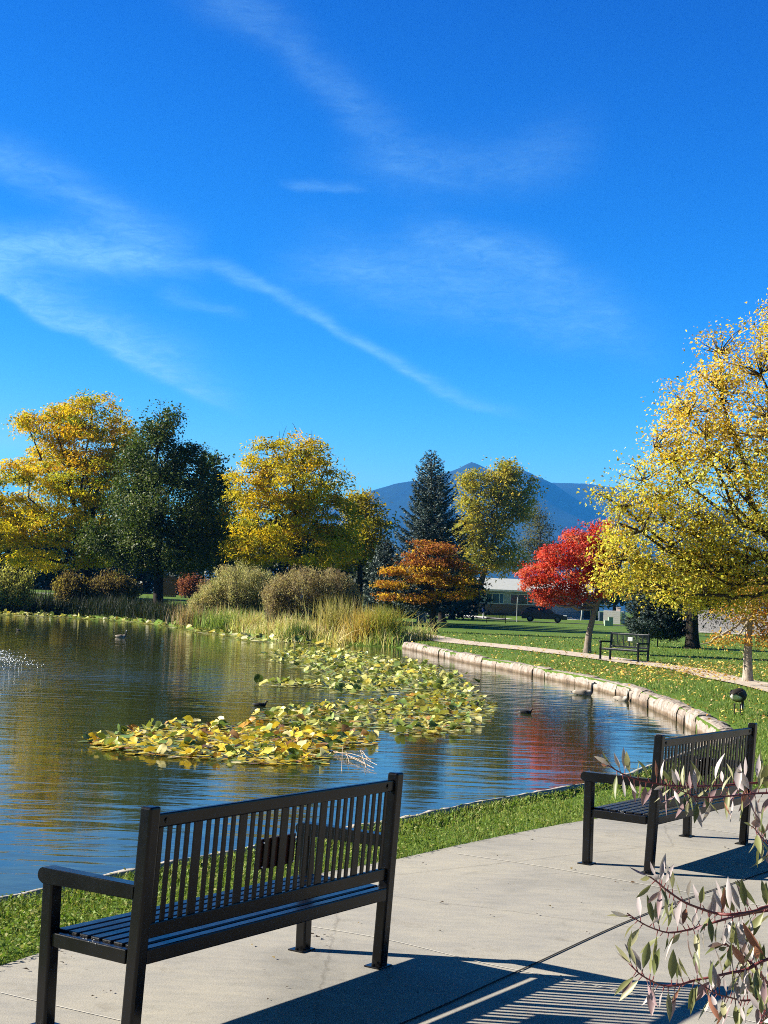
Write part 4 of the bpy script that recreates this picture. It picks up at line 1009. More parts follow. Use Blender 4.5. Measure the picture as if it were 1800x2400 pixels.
# ------------------------------------------------------------------ water birds
def loft(rings, seg=14):
    """rings: (centre, rx (sideways), rz (up), forward direction angle in the x-z plane)"""
    V = []; Fc = []
    for (c, rw, rh, th) in rings:
        n = Vector((-math.sin(th), 0, math.cos(th)))
        for k in range(seg):
            a = 2 * math.pi * k / seg; p = Vector(c) + Vector((0, 1, 0)) * (rw * math.cos(a)) + n * (rh * math.sin(a)); V.append(tuple(p))
    K = len(rings)
    for i in range(K - 1):
        for k in range(seg): Fc.append((i * seg + k, i * seg + (k + 1) % seg, (i + 1) * seg + (k + 1) % seg, (i + 1) * seg + k))
    Fc.append(tuple(range(seg - 1, -1, -1))); Fc.append(tuple((K - 1) * seg + k for k in range(seg))); return V, Fc


M_FEATH = leafmat('feather', .7, .2, 0.0)
M_BILL = simple('bill', (.02, .02, .02), .4, .4, .1, 20); M_EYE = simple('eye', (.01, .008, .006), .15, .5, .0, 20); M_LEG = simple('bird_leg', (.03, .027, .025), .6, .3, .2, 40)


def bird(name, label, loc, rz, s, kind, pose='swim', group=None):
    o = empty(name, loc, rz, label, 'goose' if kind == 'goose' else 'duck', group)
    # x forward; body length about 0.5 at s = 1
    body = [((-.30, 0, .115), .012, .008, 0), ((-.26, 0, .11), .045, .025, 0), ((-.20, 0, .10), .085, .055, .1), ((-.10, 0, .085), .12, .085, .05), ((0, 0, .08), .135, .098, 0), ((.10, 0, .085), .125, .10, 0), ((.17, 0, .10), .095, .09, .3)]
    if pose == 'swim' and kind == 'goose':
        neck = [((.215, 0, .14), .055, .062, .9), ((.235, 0, .19), .034, .038, 1.3), ((.238, 0, .25), .026, .029, 1.5), ((.240, 0, .31), .024, .027, 1.45), ((.25, 0, .35), .027, .032, 1.0), ((.275, 0, .372), .030, .033, .3), ((.305, 0, .368), .024, .025, -.1), ((.325, 0, .362), .015, .016, -.2)]; hd = (.275, 0, .372); bl = (.325, .362)
    elif pose == 'graze':
        neck = [((.22, 0, .10), .055, .06, -.5), ((.26, 0, .05), .036, .04, -.9), ((.285, 0, -.02), .028, .03, -1.2), ((.30, 0, -.09), .026, .028, -1.25), ((.315, 0, -.14), .030, .033, -1.1), ((.33, 0, -.165), .026, .027, -1.0), ((.34, 0, -.182), .016, .017, -1.0)]; hd = (.315, 0, -.14); bl = (.34, -.182)
    else:
        neck = [((.205, 0, .13), .052, .055, .8), ((.222, 0, .165), .036, .038, 1.2), ((.228, 0, .195), .032, .034, 1.3), ((.238, 0, .222), .034, .037, .8), ((.26, 0, .238), .034, .036, .2), ((.285, 0, .234), .026, .027, -.1), ((.302, 0, .228), .016, .016, -.2)]; hd = (.26, 0, .238); bl = (.302, .228)
    dz = .0 if pose == 'swim' else .27
    if pose == 'graze': body = [(c, a * 1.1, b * 1.3, t) for c, a, b, t in body]
    rings = [((c[0] * s, 0, (c[2] - (.045 if pose == 'swim' else 0) + dz) * s), a * s, b * s, t) for c, a, b, t in body + neck]
    V, Fc = loft(rings); V = np.array(V); nb_ = len(body) * 14; col = np.zeros((len(V), 3)); x, z = V[:, 0] / s, V[:, 2] / s - dz
    if kind == 'goose':
        back = np.array([.12, .095, .075]); side = np.array([.46, .41, .35]); wh = np.array([.80, .78, .74]); f = ss(-.02, .10, z + .02)[:, None]
        col[:] = side * (1 - f) + back * f; col[x < -.17] = wh; col[(x < -.26)] = (.03, .028, .025); col[(x > .12) & (x < .22)] = (.50, .46, .40); col[nb_ + 14:] = (.012, .011, .011)
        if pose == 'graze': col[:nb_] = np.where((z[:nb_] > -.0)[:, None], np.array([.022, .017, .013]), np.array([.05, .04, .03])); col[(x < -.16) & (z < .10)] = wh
        ck = (np.abs(V[:, 1] / s) > .016) & (np.abs(x - hd[0] + .004) < .02); ck[:nb_ + 14 * 3] = False; col[ck] = (.78, .76, .72)
    else:
        col[:] = (.016, .016, .020); col[(x > -.14) & (x < .06) & (np.abs(V[:, 1]) / s > .085)] = (.10, .085, .07); col[(x < -.2) & (z < .09)] = (.16, .15, .14)
        ck = (np.abs(V[:, 1] / s) > .02); ck[:nb_ + 14 * 3] = False; col[ck] = (.13, .10, .08)
    mesh('body', V, Fc, M_FEATH, o, True, col)
    ox = -.045 if pose == 'swim' else 0
    bm = bmesh.new(); d_ = Vector((math.cos(1.0), 0, -math.sin(1.0))) if pose == 'graze' else Vector((1, 0, -.15))
    p0 = Vector((bl[0] * s - .01 * s, 0, (bl[1] + ox + dz) * s)); cyl(bm, p0, p0 + d_.normalized() * .05 * s, .015 * s, .005 * s, 8); bmobj('bill', bm, M_BILL, o)
    for sy in (-1, 1):
        bm = bmesh.new(); bmesh.ops.create_uvsphere(bm, u_segments=8, v_segments=6, radius=.006 * s, matrix=Matrix.Translation(((hd[0] + .012) * s, sy * .027 * s, (hd[2] + .008 + ox + dz) * s))); bmobj('eye', bm, M_EYE, o)
        wing = [((-.25, 0, .0), .006, .02, 0), ((-.16, 0, .0), .012, .05, .05), ((-.03, 0, -.005), .016, .07, 0), ((.07, 0, -.01), .015, .062, -.1), ((.13, 0, -.015), .006, .03, -.2)]
        Vw_, Fw = loft([((c[0] * s, 0, c[2] * s), a * s, b * s, t) for c, a, b, t in wing], 8); Vw_ = np.array(Vw_)
        Vw_[:, 1] += sy * s * .118 * (1 - ((Vw_[:, 0] / s + .02) / .36) ** 2); Vw_[:, 2] += (.115 + ox + dz) * s
        wc = np.where((np.arange(len(Vw_)) // 8 % 2 == 0)[:, None], np.array([.36, .31, .26]), np.array([.26, .22, .18])) if kind == 'goose' else np.tile([.02, .02, .024], (len(Vw_), 1))
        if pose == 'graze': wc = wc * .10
        mesh('wing', Vw_, Fw, M_FEATH, o, True, wc)
        if pose == 'graze':
            T = Tubes(); T.add(np.array([(-.02, sy * .055, .20), (-.035, sy * .055, .13), (-.01, sy * .055, .015)]) * s, np.array([.018, .011, .009]) * s, 7); l = T.build('leg', M_LEG, o)
            bm = bmesh.new(); prism(bm, [(-.03 * s, sy * .055 * s - .008 * s), (.06 * s, sy * .055 * s - .035 * s), (.07 * s, sy * .055 * s), (.06 * s, sy * .055 * s + .035 * s), (-.03 * s, sy * .055 * s + .008 * s)], 'z', 0, .012 * s); bmobj('foot', bm, M_LEG, l)
    return o


def wpt(px, py): p = g0(px, py, WL); return (p[0], p[1], WL)


bird('goose', 'swimming goose with black neck stretched up, left of the pair by the stones', wpt(1365, 1629), R(-12), .86, 'goose', group='geese at the pond')
bird('goose', 'swimming goose turned to the camera, closer to the stones', wpt(1457, 1642), R(-52), .74, 'goose', group='geese at the pond')
bird('goose', 'distant goose in shade before the far lily band', wpt(283, 1494), R(-5), .84, 'goose', group='geese at the pond')
gp_ = ghit(1729, 1675); bird('goose', 'dark goose grazing on the grass behind the second bench', (gp_[0], gp_[1], gp_[2]), R(60), .90, 'goose', 'graze', 'geese at the pond')
bird('duck', 'small dark duck on the red reflection right of the lily raft', wpt(1232, 1672), R(-8), .42, 'duck', group='dark ducks on the pond')
bird('duck', 'small dark duck on open water left of the lily raft', wpt(609, 1655), R(-6), .44, 'duck', group='dark ducks on the pond')
bird('duck', 'tiny far duck at the left edge near the far lily band', wpt(44, 1478), R(160), .45, 'duck', group='dark ducks on the pond')
bird('duck', 'brown duck half hidden among the lily leaves', wpt(1112, 1660), R(60), .5, 'duck', group='dark ducks on the pond')

# ------------------------------------------------------------------ fountain
fo = empty('fountain', (FOUNT[0], FOUNT[1], WL), 0, 'low white bubbling fountain spray at the left edge of the pond', 'fountain')
bm = bmesh.new(); cyl(bm, (0, 0, -.3), (0, 0, .02), .25, .22, 20); cyl(bm, (0, 0, .02), (0, 0, .10), .06, .05, 12); bmobj('nozzle', bm, M_BLACK, fo)
n_ = 2600; a = rng.uniform(0, 2 * math.pi, n_); u = rng.random(n_); rad = rng.uniform(.5, 1.85, n_); t = u * rad; z = np.maximum(0, .34 * 4 * u * (1 - u) * rng.uniform(.4, 1.1, n_)) + rng.uniform(0, .03, n_)
C = np.column_stack([t * np.cos(a), t * np.sin(a), z]); sz = rng.uniform(.004, .015, n_)[:, None]; oct_ = np.array([(1, 0, 0), (-1, 0, 0), (0, 1, 0), (0, -1, 0), (0, 0, 1.6), (0, 0, -1.6)])
V = (C[:, None, :] + oct_[None] * sz[:, None, :]).reshape(-1, 3); tri = np.array([(0, 2, 4), (2, 1, 4), (1, 3, 4), (3, 0, 4), (2, 0, 5), (1, 2, 5), (3, 1, 5), (0, 3, 5)]); Fc = (np.arange(n_)[:, None, None] * 6 + tri[None]).reshape(-1, 3)
o = mesh('spray', V, Fc, simple('water_drop', (.85, .88, .9), .1, .5, .02, 5), fo, True); o['kind'] = 'stuff'


# ------------------------------------------------------------------ cars
M_GLASS = simple('car_glass', (.01, .012, .014), .06, .6, .1, 2); M_TYRE = simple('tyre', (.015, .015, .015), .9, .2, .2, 20); M_RIM = simple('rim', (.10, .10, .105), .3, .5, .1, 10, metal=.8)
M_TAIL = simple('tail_lamp', (.35, .01, .012), .2, .5, .1, 10); M_HEAD = simple('head_lamp', (.6, .62, .65), .1, .6, .05, 10)


def car(label, loc, rz, paint, hz=1.55, ln=4.6, boxy=False, wd=1.8):
    o = empty('parked_car', loc, rz, label, 'car')                # +x is the bonnet
    h2 = ln / 2; zb = .92 if not boxy else 1.0
    low = [(-h2, .38), (-h2 + .02, .75), (-h2 + .10, zb), (-h2 + .5, zb + .03), (h2 - 1.55, zb + .02), (h2 - .35, zb - .16), (h2 - .06, zb - .32), (h2, .55), (h2 - .05, .30)]
    for cx in (h2 - .95, -h2 + .85): low += [(cx + .38 * math.cos(a), .30 + .36 * math.sin(a)) for a in np.linspace(0, math.pi, 9)]
    low += [(-h2 + .05, .28)]
    bm = bmesh.new(); prism(bm, low, 'y', -wd / 2, wd / 2); bmesh.ops.bevel(bm, geom=[e for e in bm.edges if abs(e.verts[0].co.y - e.verts[1].co.y) < 1e-5], offset=.05, segments=2, affect='EDGES')
    bmobj('body', bm, paint, o)
    if boxy: cab = [(-h2 + .14, zb + .0), (-h2 + .34, hz - .06), (-h2 + .6, hz), (h2 - 2.2, hz), (h2 - 1.95, hz - .04), (h2 - 1.25, zb)]
    else: cab = [(-h2 + .12, zb + .0), (-h2 + .55, hz - .12), (-h2 + 1.0, hz - .02), (-.2, hz), (.2, hz - .03), (h2 - 1.2, zb - .02)]
    ti = .20
    def yy(z): return wd / 2 - .06 - ti * (z - zb) / (hz - zb)
    V = [(x, -yy(z), z) for x, z in cab] + [(x, yy(z), z) for x, z in cab]; k = len(cab)
    Fc = [tuple(range(k)), tuple(range(2 * k - 1, k - 1, -1))] + [(i, i + k, (i + 1) % k + k, (i + 1) % k) for i in range(k)]
    mesh('cabin', V, Fc, paint, o)
    cx_ = np.mean([p[0] for p in cab]); cz_ = np.mean([p[1] for p in cab])
    def shr(f, g): return [((x - cx_) * f + cx_, (z - cz_) * g + cz_ + .01) for x, z in cab]
    q = shr(.90, .74); xm = [p[0] for p in q]; cuts = [min(xm), cx_ - .55, cx_ + .42, max(xm)]
    up_z = lambda x: np.interp(x, [p[0] for p in q], [p[1] for p in q]); zl = min(p[1] for p in q)
    for sy in (-1, 1):
        for a, b in zip(cuts[:-1], cuts[1:]):
            xs = np.linspace(a + .03, b - .03, 6); V = []
            for x in xs: V += [(x, sy * (yy(zl) + .006), zl), (x, sy * (yy(max(up_z(x), zl + .01)) + .006), max(up_z(x), zl + .01))]
            Fc = [(2 * i, 2 * i + 2, 2 * i + 3, 2 * i + 1) for i in range(5)]; mesh('side_window', V, Fc, M_GLASS, o)
    for (p, q_) in ((cab[-1], cab[-2]), (cab[0], cab[1])):
        sgn = 1 if p[0] > 0 else -1; a = (p[0] * .9 + q_[0] * .1 + sgn * .012, p[1] * .9 + q_[1] * .1 + .008); b = (p[0] * .12 + q_[0] * .88 + sgn * .012, p[1] * .12 + q_[1] * .88 + .008)
        mesh('windscreen' if sgn > 0 else 'rear_window', [(a[0], -yy(a[1]) + .07, a[1]), (a[0], yy(a[1]) - .07, a[1]), (b[0], yy(b[1]) - .07, b[1]), (b[0], -yy(b[1]) + .07, b[1])], [(0, 1, 2, 3)], M_GLASS, o)
    for cx in (h2 - .95, -h2 + .85):
        for sy in (-1, 1):
            w = empty('wheel', (cx, sy * (wd / 2 - .12), .33)); w.parent = o
            bm = bmesh.new(); cyl(bm, (0, -.11, 0), (0, .11, 0), .33, seg=24); bmesh.ops.bevel(bm, geom=[e for e in bm.edges if abs(e.verts[0].co.y - e.verts[1].co.y) < 1e-5], offset=.03, segments=2, affect='EDGES'); bmobj('tyre', bm, M_TYRE, w)
            bm = bmesh.new(); cyl(bm, (0, sy * .09, 0), (0, sy * .118, 0), .21, .19, 20); bmobj('rim', bm, M_RIM, w)
    for sy in (-1, 1):
        bm = bmesh.new(); rbox(bm, (h2 - .22, sy * (wd / 2 - .16), zb - .22), (.34, .30, .13), .03); bmobj('headlight', bm, M_HEAD, o)
        bm = bmesh.new(); rbox(bm, (-h2 + .07, sy * (wd / 2 - .12), .86), (.14, .24, .16), .03); bmobj('tail_light', bm, M_TAIL, o)
        bm = bmesh.new(); rbox(bm, (h2 - 1.45, sy * (wd / 2 + .07), zb + .06), (.10, .18, .13), .03); bmobj('mirror', bm, paint, o)
    if boxy:
        for sy in (-1, 1): bm = bmesh.new(); rbox(bm, (-.55, sy * .62, hz + .05), (2.2, .04, .04), .01); bmobj('roof_rail', bm, M_RIM, o)
    return o


pc = at(1276, 1458, 141); car('dark black estate car parked beyond the lawn, before the house', (pc[0], pc[1], h1(pc[0], pc[1]) + .03), R(-8), simple('dark_paint', (.010, .009, .014), .18, .5, .05, 3), 1.5, 4.5)
pc = at(108, 1388, 152); car('pale silver car partly hidden behind shrubs at far left', (pc[0], pc[1], h1(pc[0], pc[1]) + .03), R(-6), simple('silver_paint', (.42, .46, .50), .25, .5, .05, 3), 1.72, 4.7, True)


# ------------------------------------------------------------------ house, fences, street furniture
def mat_brick():
    mt, t, b = new_mat('brick'); v = coords(t, (1, 1, 1), (R(90), 0, 0))
    br = nn(t, 'ShaderNodeTexBrick', {'Vector': v, 'Scale': 4.5, 'Color1': (.16, .075, .05, 1), 'Color2': (.22, .12, .085, 1), 'Mortar': (.25, .22, .2, 1), 'Mortar Size': .02}); t.links.new(br.outputs[0], b.inputs['Base Color']); b.inputs['Roughness'].default_value = .9
    return mt


M_BRICK = mat_brick(); M_SIDING = simple('pale_siding', (.42, .45, .46), .7, .3, .06, 2); M_ROOF = simple('light_roof', (.36, .38, .39), .85, .2, .12, 3, .01, 30); M_WGLASS = simple('window_glass', (.05, .085, .085), .05, .6, .2, 1)
M_TRIM = simple('white_trim', (.70, .70, .68), .5, .4, .05, 4); M_GAR = simple('garage_paint', (.36, .42, .46), .6, .3, .05, 2); M_DKDOOR = simple('dark_wood', (.03, .026, .024), .7, .3, .2, 5)
pw = at(1245, 1446, 163); hz_ = h1(pw[0], pw[1])
ho = empty('ranch_house', (pw[0], pw[1], hz_ - .05), R(-5), 'low brick house with pale roof and blue grey garage, behind the red tree', 'house')
X0, X1, HB_ = -9.5, 6.6, 2.75
bm = bmesh.new(); rbox(bm, ((X0 + 1.0) / 2 - .0, 4, .65), (1.0 - X0, 8, 1.3)); rbox(bm, (1.9, .12, 1.35), (.7, .24, 2.7)); rbox(bm, (6.35, .12, 1.35), (.5, .24, 2.7)); bmobj('brick_wall', bm, M_BRICK, ho)
bm = bmesh.new(); rbox(bm, ((X0 + 1.55) / 2, 4.05, 2.02), (1.55 - X0 - .06, 7.9, 1.44)); rbox(bm, (4.0, 4.3, 1.37), (4.9, 7.5, 2.74)); bmobj('siding_wall', bm, M_SIDING, ho)
for (wx, ww_) in ((-4.2, 2.0), (-1.15, 2.6)):
    bm = bmesh.new(); z0, z1 = 1.36, 2.5; f = .08
    rbox(bm, (wx, .05, z0), (ww_ + .16, .12, f)); rbox(bm, (wx, .05, z1), (ww_ + .16, .12, f))
    for xx in (-ww_ / 2, -ww_ / 6, ww_ / 4, ww_ / 2): rbox(bm, (wx + xx, .05, (z0 + z1) / 2), (f, .11, z1 - z0 - f))
    w = bmobj('window', bm, M_TRIM, ho); bm = bmesh.new(); rbox(bm, (wx, .07, (z0 + z1) / 2), (ww_ - .02, .04, z1 - z0 - .02)); bmobj('pane', bm, M_WGLASS, w)
bm = bmesh.new()
for k in range(4): rbox(bm, (4.15, .50, .35 + k * .56), (3.7, .06, .54), .02)
bmobj('garage_door', bm, M_GAR, ho)
bm = bmesh.new(); z0 = 2.78; prism(bm, [(-.9, z0), (-.9, z0 + .16), (4.2, z0 + 1.55), (9, z0 + .16), (9, z0)], 'x', X0 - .6, X1 + .6); bmobj('roof', bm, M_ROOF, ho)
bm = bmesh.new(); rbox(bm, ((X0 + X1) / 2, -.93, z0 + .07), (X1 - X0 + 1.25, .05, .20)); bmobj('fascia', bm, M_TRIM, ho)
for x_ in (.75, 7.1): bm = bmesh.new(); cyl(bm, (x_, -.5, 0), (x_, -.5, 2.78), .05); bmobj('porch_post', bm, M_TRIM, ho)
# board fence panel right of the garage
pf = at(1374, 1450, 160)
fo_ = empty('board_fence', (pf[0], pf[1], h1(pf[0], pf[1])), R(-5), 'dark board gate between garage and white wall', 'fence'); bm = bmesh.new()
for k in range(9): rbox(bm, (-.2 + k * .19, 0, .85), (.175, .03, 1.7), .005)
bmobj('boards', bm, M_DKDOOR, fo_)
for z_ in (.4, 1.4): bm = bmesh.new(); rbox(bm, (.55, .03, z_), (1.7, .03, .1)); bmobj('rail', bm, M_DKDOOR, fo_)
pf = at(1434, 1457, 146)
wl_ = empty('block_wall', (pf[0], pf[1], h1(pf[0], pf[1])), R(-14), 'white block wall with chimney stub, left of the low spruce', 'wall'); bm = bmesh.new()
for k in range(7): rbox(bm, (0, 0, .10 + k * .205), (1.7, .22, .20), .012)
bmobj('front_courses', bm, simple('white_block', (.66, .62, .58), .85, .2, .08, 5), wl_); bm = bmesh.new()
for k in range(7): rbox(bm, (1.05, 1.4, .10 + k * .205), (.22, 2.6, .20), .012)
bmobj('side_courses', bm, simple('white_block_shaded', (.5, .48, .46), .85, .2, .08, 5), wl_)  # same white block in a darker colour, shade painted onto this side
bm = bmesh.new(); rbox(bm, (.62, .35, .9), (.42, .42, 1.75), .01); rbox(bm, (.62, .35, 1.79), (.5, .5, .07), .01); bmobj('chimney', bm, simple('chimney_block', (.6, .5, .44), .85, .2, .1, 5), wl_)
M_UTIL = simple('utility_green', (.30, .40, .30), .5, .4, .06, 4)
for (px, w_, h_, lb) in ((1430.5, .42, .80, 'taller pale green utility cabinet before the white block wall'), (1421, .36, .48, 'lower pale green utility box left of the taller cabinet')):
    pu = at(px, 1467, 131); bm = bmesh.new(); rbox(bm, (0, 0, h_ / 2), (w_, w_, h_), .02); rbox(bm, (0, 0, h_ + .015), (w_ + .04, w_ + .04, .05), .015); rbox(bm, (0, -w_ / 2 - .006, h_ * .5), (w_ * .8, .012, h_ * .7), .004)
    ob = bmobj('utility_box', bm, M_UTIL); ob.location = (pu[0], pu[1], h1(pu[0], pu[1])); tag(ob, lb, 'utility box')
pu = at(1409, 1450, 156); bn = empty('trash_bin', (pu[0], pu[1], h1(pu[0], pu[1])), 0, 'blue grey wheeled bin standing left of the white block wall', 'bin'); bm = bmesh.new()
rbox(bm, (0, 0, .5), (.55, .6, .95), .04); bmobj('body', bm, simple('bin_plastic', (.10, .13, .18), .5, .4, .1, 5), bn); bm = bmesh.new(); rbox(bm, (0, 0, 1.01), (.62, .68, .07), .02); bmobj('lid', bm, simple('bin_lid', (.35, .40, .46), .4, .4, .1, 5), bn)
M_POLE = simple('galvanised', (.42, .44, .42), .45, .5, .1, 10, metal=.3)
pu = at(1211, 1450, 136); so_ = empty('sign_post', (pu[0], pu[1], h1(pu[0], pu[1])), R(78), 'thin grey sign post with narrow sign, left of the dark car', 'sign post'); bm = bmesh.new(); cyl(bm, (0, 0, 0), (0, 0, 2.35), .03, seg=10); bmobj('post', bm, M_POLE, so_)
bm = bmesh.new(); rbox(bm, (0, -.035, 2.1), (.32, .012, .45), .003); bmobj('sign_plate', bm, M_POLE, so_)
pu = at(1362, 1447, 155); so_ = empty('lamp_post', (pu[0], pu[1], h1(pu[0], pu[1])), 0, 'pale slanting pole between the garage and the dark board gate', 'pole'); bm = bmesh.new(); cyl(bm, (0, 0, 0), (.22, 0, 3.3), .07, .05, seg=12); bmobj('post', bm, M_POLE, so_); bm = bmesh.new(); cyl(bm, (.2, 0, 3.2), (.23, 0, 3.45), .10, .07, seg=12); bmobj('cap', bm, M_POLE, so_)
pu = at(1133, 1430, 150); so_ = empty('marker_post', (pu[0], pu[1], h1(pu[0], pu[1])), 0, 'small blue and white marker post beside the brick house', 'marker post'); bm = bmesh.new(); cyl(bm, (0, 0, 0), (0, 0, 1.0), .05); bmobj('post', bm, M_TRIM, so_); bm = bmesh.new(); rbox(bm, (0, -.06, .95), (.22, .03, .5), .01); bmobj('sign_plate', bm, simple('blue_sign', (.05, .08, .35), .5, .4, .05, 5), so_)
# long grey board fence behind the dark evergreen
a, b_ = at(1600, 1474, 112), at(1980, 1492, 104); fo_ = empty('board_fence', (a[0], a[1], h1(a[0], a[1])), math.atan2(b_[1] - a[1], b_[0] - a[0]), 'long grey board fence at the far right behind the lawn', 'fence')
bm = bmesh.new(); Lf = math.hypot(b_[0] - a[0], b_[1] - a[1]); k = 0.0
while k < Lf: rbox(bm, (k, 0, .88 + rng.normal(0, .008)), (.135, .02, 1.75), 0); k += .142
bmobj('boards', bm, simple('weathered_board', (.23, .22, .235), .9, .15, .25, 6), fo_)
for z_ in (.4, 1.4): bm = bmesh.new(); rbox(bm, (Lf / 2, .03, z_), (Lf, .04, .09)); bmobj('rail', bm, M_DKDOOR, fo_)
strip('sidewalk', [at(1560, 1474, 110)[:2], at(1700, 1482, 106)[:2], at(1990, 1496, 101)[:2]], 1.6, M_PALECONC, .12, n=20)
# brown fence panel far behind the dark tree
pf = at(398, 1385, 132); fo_ = empty('board_fence', (pf[0], pf[1], h1(pf[0], pf[1]) - .1), R(2), 'reddish brown board fence panel behind the dark tree trunk', 'fence'); bm = bmesh.new()
for k in range(8): rbox(bm, (-.6 + k * .16, 0, 1.0 + rng.normal(0, .02)), (.15, .03, 2.0), .004)
bmobj('boards', bm, simple('brown_board', (.17, .09, .06), .85, .2, .25, 6), fo_)
for z_ in (.5, 1.6): bm = bmesh.new(); rbox(bm, (0, .03, z_), (1.3, .03, .1)); bmobj('rail', bm, M_DKDOOR, fo_)
# two bare trunks beyond the hawthorn
for (px, py, Yy, r_, mt, lb) in ((990, 1440, 104, .36, M_BARKL, 'pale leaning tree trunk on the lawn behind the bronze tree'), (1037, 1442, 110, .30, M_BARKD, 'dark tree trunk right of the pale leaning trunk')):
    tree('shade_tree', lb, 'tree', (px, py), Yy, [(px + 10, 1350, 60, 40), (px + 40, 1370, 50, 30), (px - 20, 1365, 40, 30)], 130, 40, .26, EVG + [(.10, .09, .03, 2)], fork=(px - 4, 1375), r=r_, bark=mt, spread=(.5, .5, .35), asp=.5)


# ------------------------------------------------------------------ mountain
def ridge(px, prof, Y):
    q = np.array(prof, float); return np.interp(px, q[:, 0], q[:, 1])


def mountain():
    A = [(-900, 1420), (-300, 1330), (200, 1290), (500, 1245), (700, 1195), (800, 1168), (857, 1148), (904, 1136), (928, 1127), (985, 1119), (1034, 1105), (1074, 1092), (1092, 1084), (1103, 1080), (1117, 1085), (1146, 1098), (1180, 1101), (1212, 1098), (1230, 1097), (1259, 1112), (1297, 1131), (1340, 1158), (1400, 1195), (1500, 1240), (1700, 1300), (2100, 1400), (2700, 1440)]
    B = [(600, 1420), (900, 1260), (1150, 1150), (1230, 1128), (1297, 1127), (1371, 1131), (1450, 1140), (1600, 1170), (1800, 1215), (2100, 1280), (2700, 1400)]
    nx, ny = 260, 90; xs = np.linspace(-900, 2700, nx); V = []; ys = np.linspace(4300, 9500, ny)
    def vn(x, y, s, seed):
        return sum(np.sin(x / s * a + y / s * b + c + seed) * w for a, b, c, w in ((1, .4, .3, .5), (-.6, 1.1, 1.7, .4), (1.9, -1.2, .9, .25), (2.7, 2.1, 4.0, .18), (-4.1, 1.3, 2.2, .12)))
    G = np.zeros((ny, nx, 3))
    for j, y in enumerate(ys):
        for i, px in enumerate(xs):
            G[j, i] = ((px - 900) / F * y, y, 0)
    X, Yv = G[:, :, 0], G[:, :, 1]; PXX = np.tile(xs, (ny, 1))
    def zz(prof, Yr): 
        py = ridge(PXX, prof, Yr); hor = 1410 + ROLL * (PXX - 900); return (hor - py) / F * Yr
    ZA = zz(A, 6800); ZB = zz(B, 8000); spur = .5 + .5 * np.sin(X / 260 + .8 * np.sin(X / 610)) 
    def shape(Yr, wf, wb):
        d = np.where(Yv < Yr, (Yr - Yv) / wf, (Yv - Yr) / wb); return np.clip(1 - d, 0, 1), d
    sa, da = shape(6800, 2500, 2000); sb, db = shape(8000, 3200, 1700)
    za = ZA * sa ** (1.15 + .35 * spur) + vn(X, Yv, 230, 0) * 62 * np.clip(da * 6, 0, 1) * sa; zb = ZB * sb ** (1.2 + .3 * spur) + vn(X, Yv, 280, 2) * 62 * np.clip(db * 6, 0, 1) * sb
    G[:, :, 2] = np.maximum(za, zb) + vn(X, Yv, 60, 5) * 4 - 2
    i, j = np.meshgrid(np.arange(nx - 1), np.arange(ny - 1)); q = (j * nx + i).ravel(); Q = np.stack([q, q + 1, q + nx + 1, q + nx], -1)
    mt, t, b = new_mat('forested_slope'); v = coords(t)
    n1 = nn(t, 'ShaderNodeTexNoise', {'Vector': v, 'Scale': .0022, 'Detail': 8.0, 'Roughness': .62}); n2 = nn(t, 'ShaderNodeTexNoise', {'Vector': v, 'Scale': .02, 'Detail': 6.0, 'Roughness': .7})
    c1 = ramp(t, n1.outputs[0], [(.35, (.010, .018, .012)), (.55, (.015, .024, .015)), (.70, (.034, .036, .026)), (.78, (.09, .08, .065))]); c2 = ramp(t, n2.outputs[0], [(.35, (.7,) * 3), (.65, (1.25,) * 3)])
    mm = nn(t, 'ShaderNodeMix', data_type='RGBA', blend_type='MULTIPLY'); mm.inputs[0].default_value = 1; t.links.new(c1, mm.inputs[6]); t.links.new(c2, mm.inputs[7]); t.links.new(mm.outputs[2], b.inputs['Base Color']); b.inputs['Roughness'].default_value = .95; b.inputs['Specular IOR Level'].default_value = .1
    tag(mesh('mountain', G.reshape(-1, 3), Q, mt, smooth=True), kind='structure')


mountain()


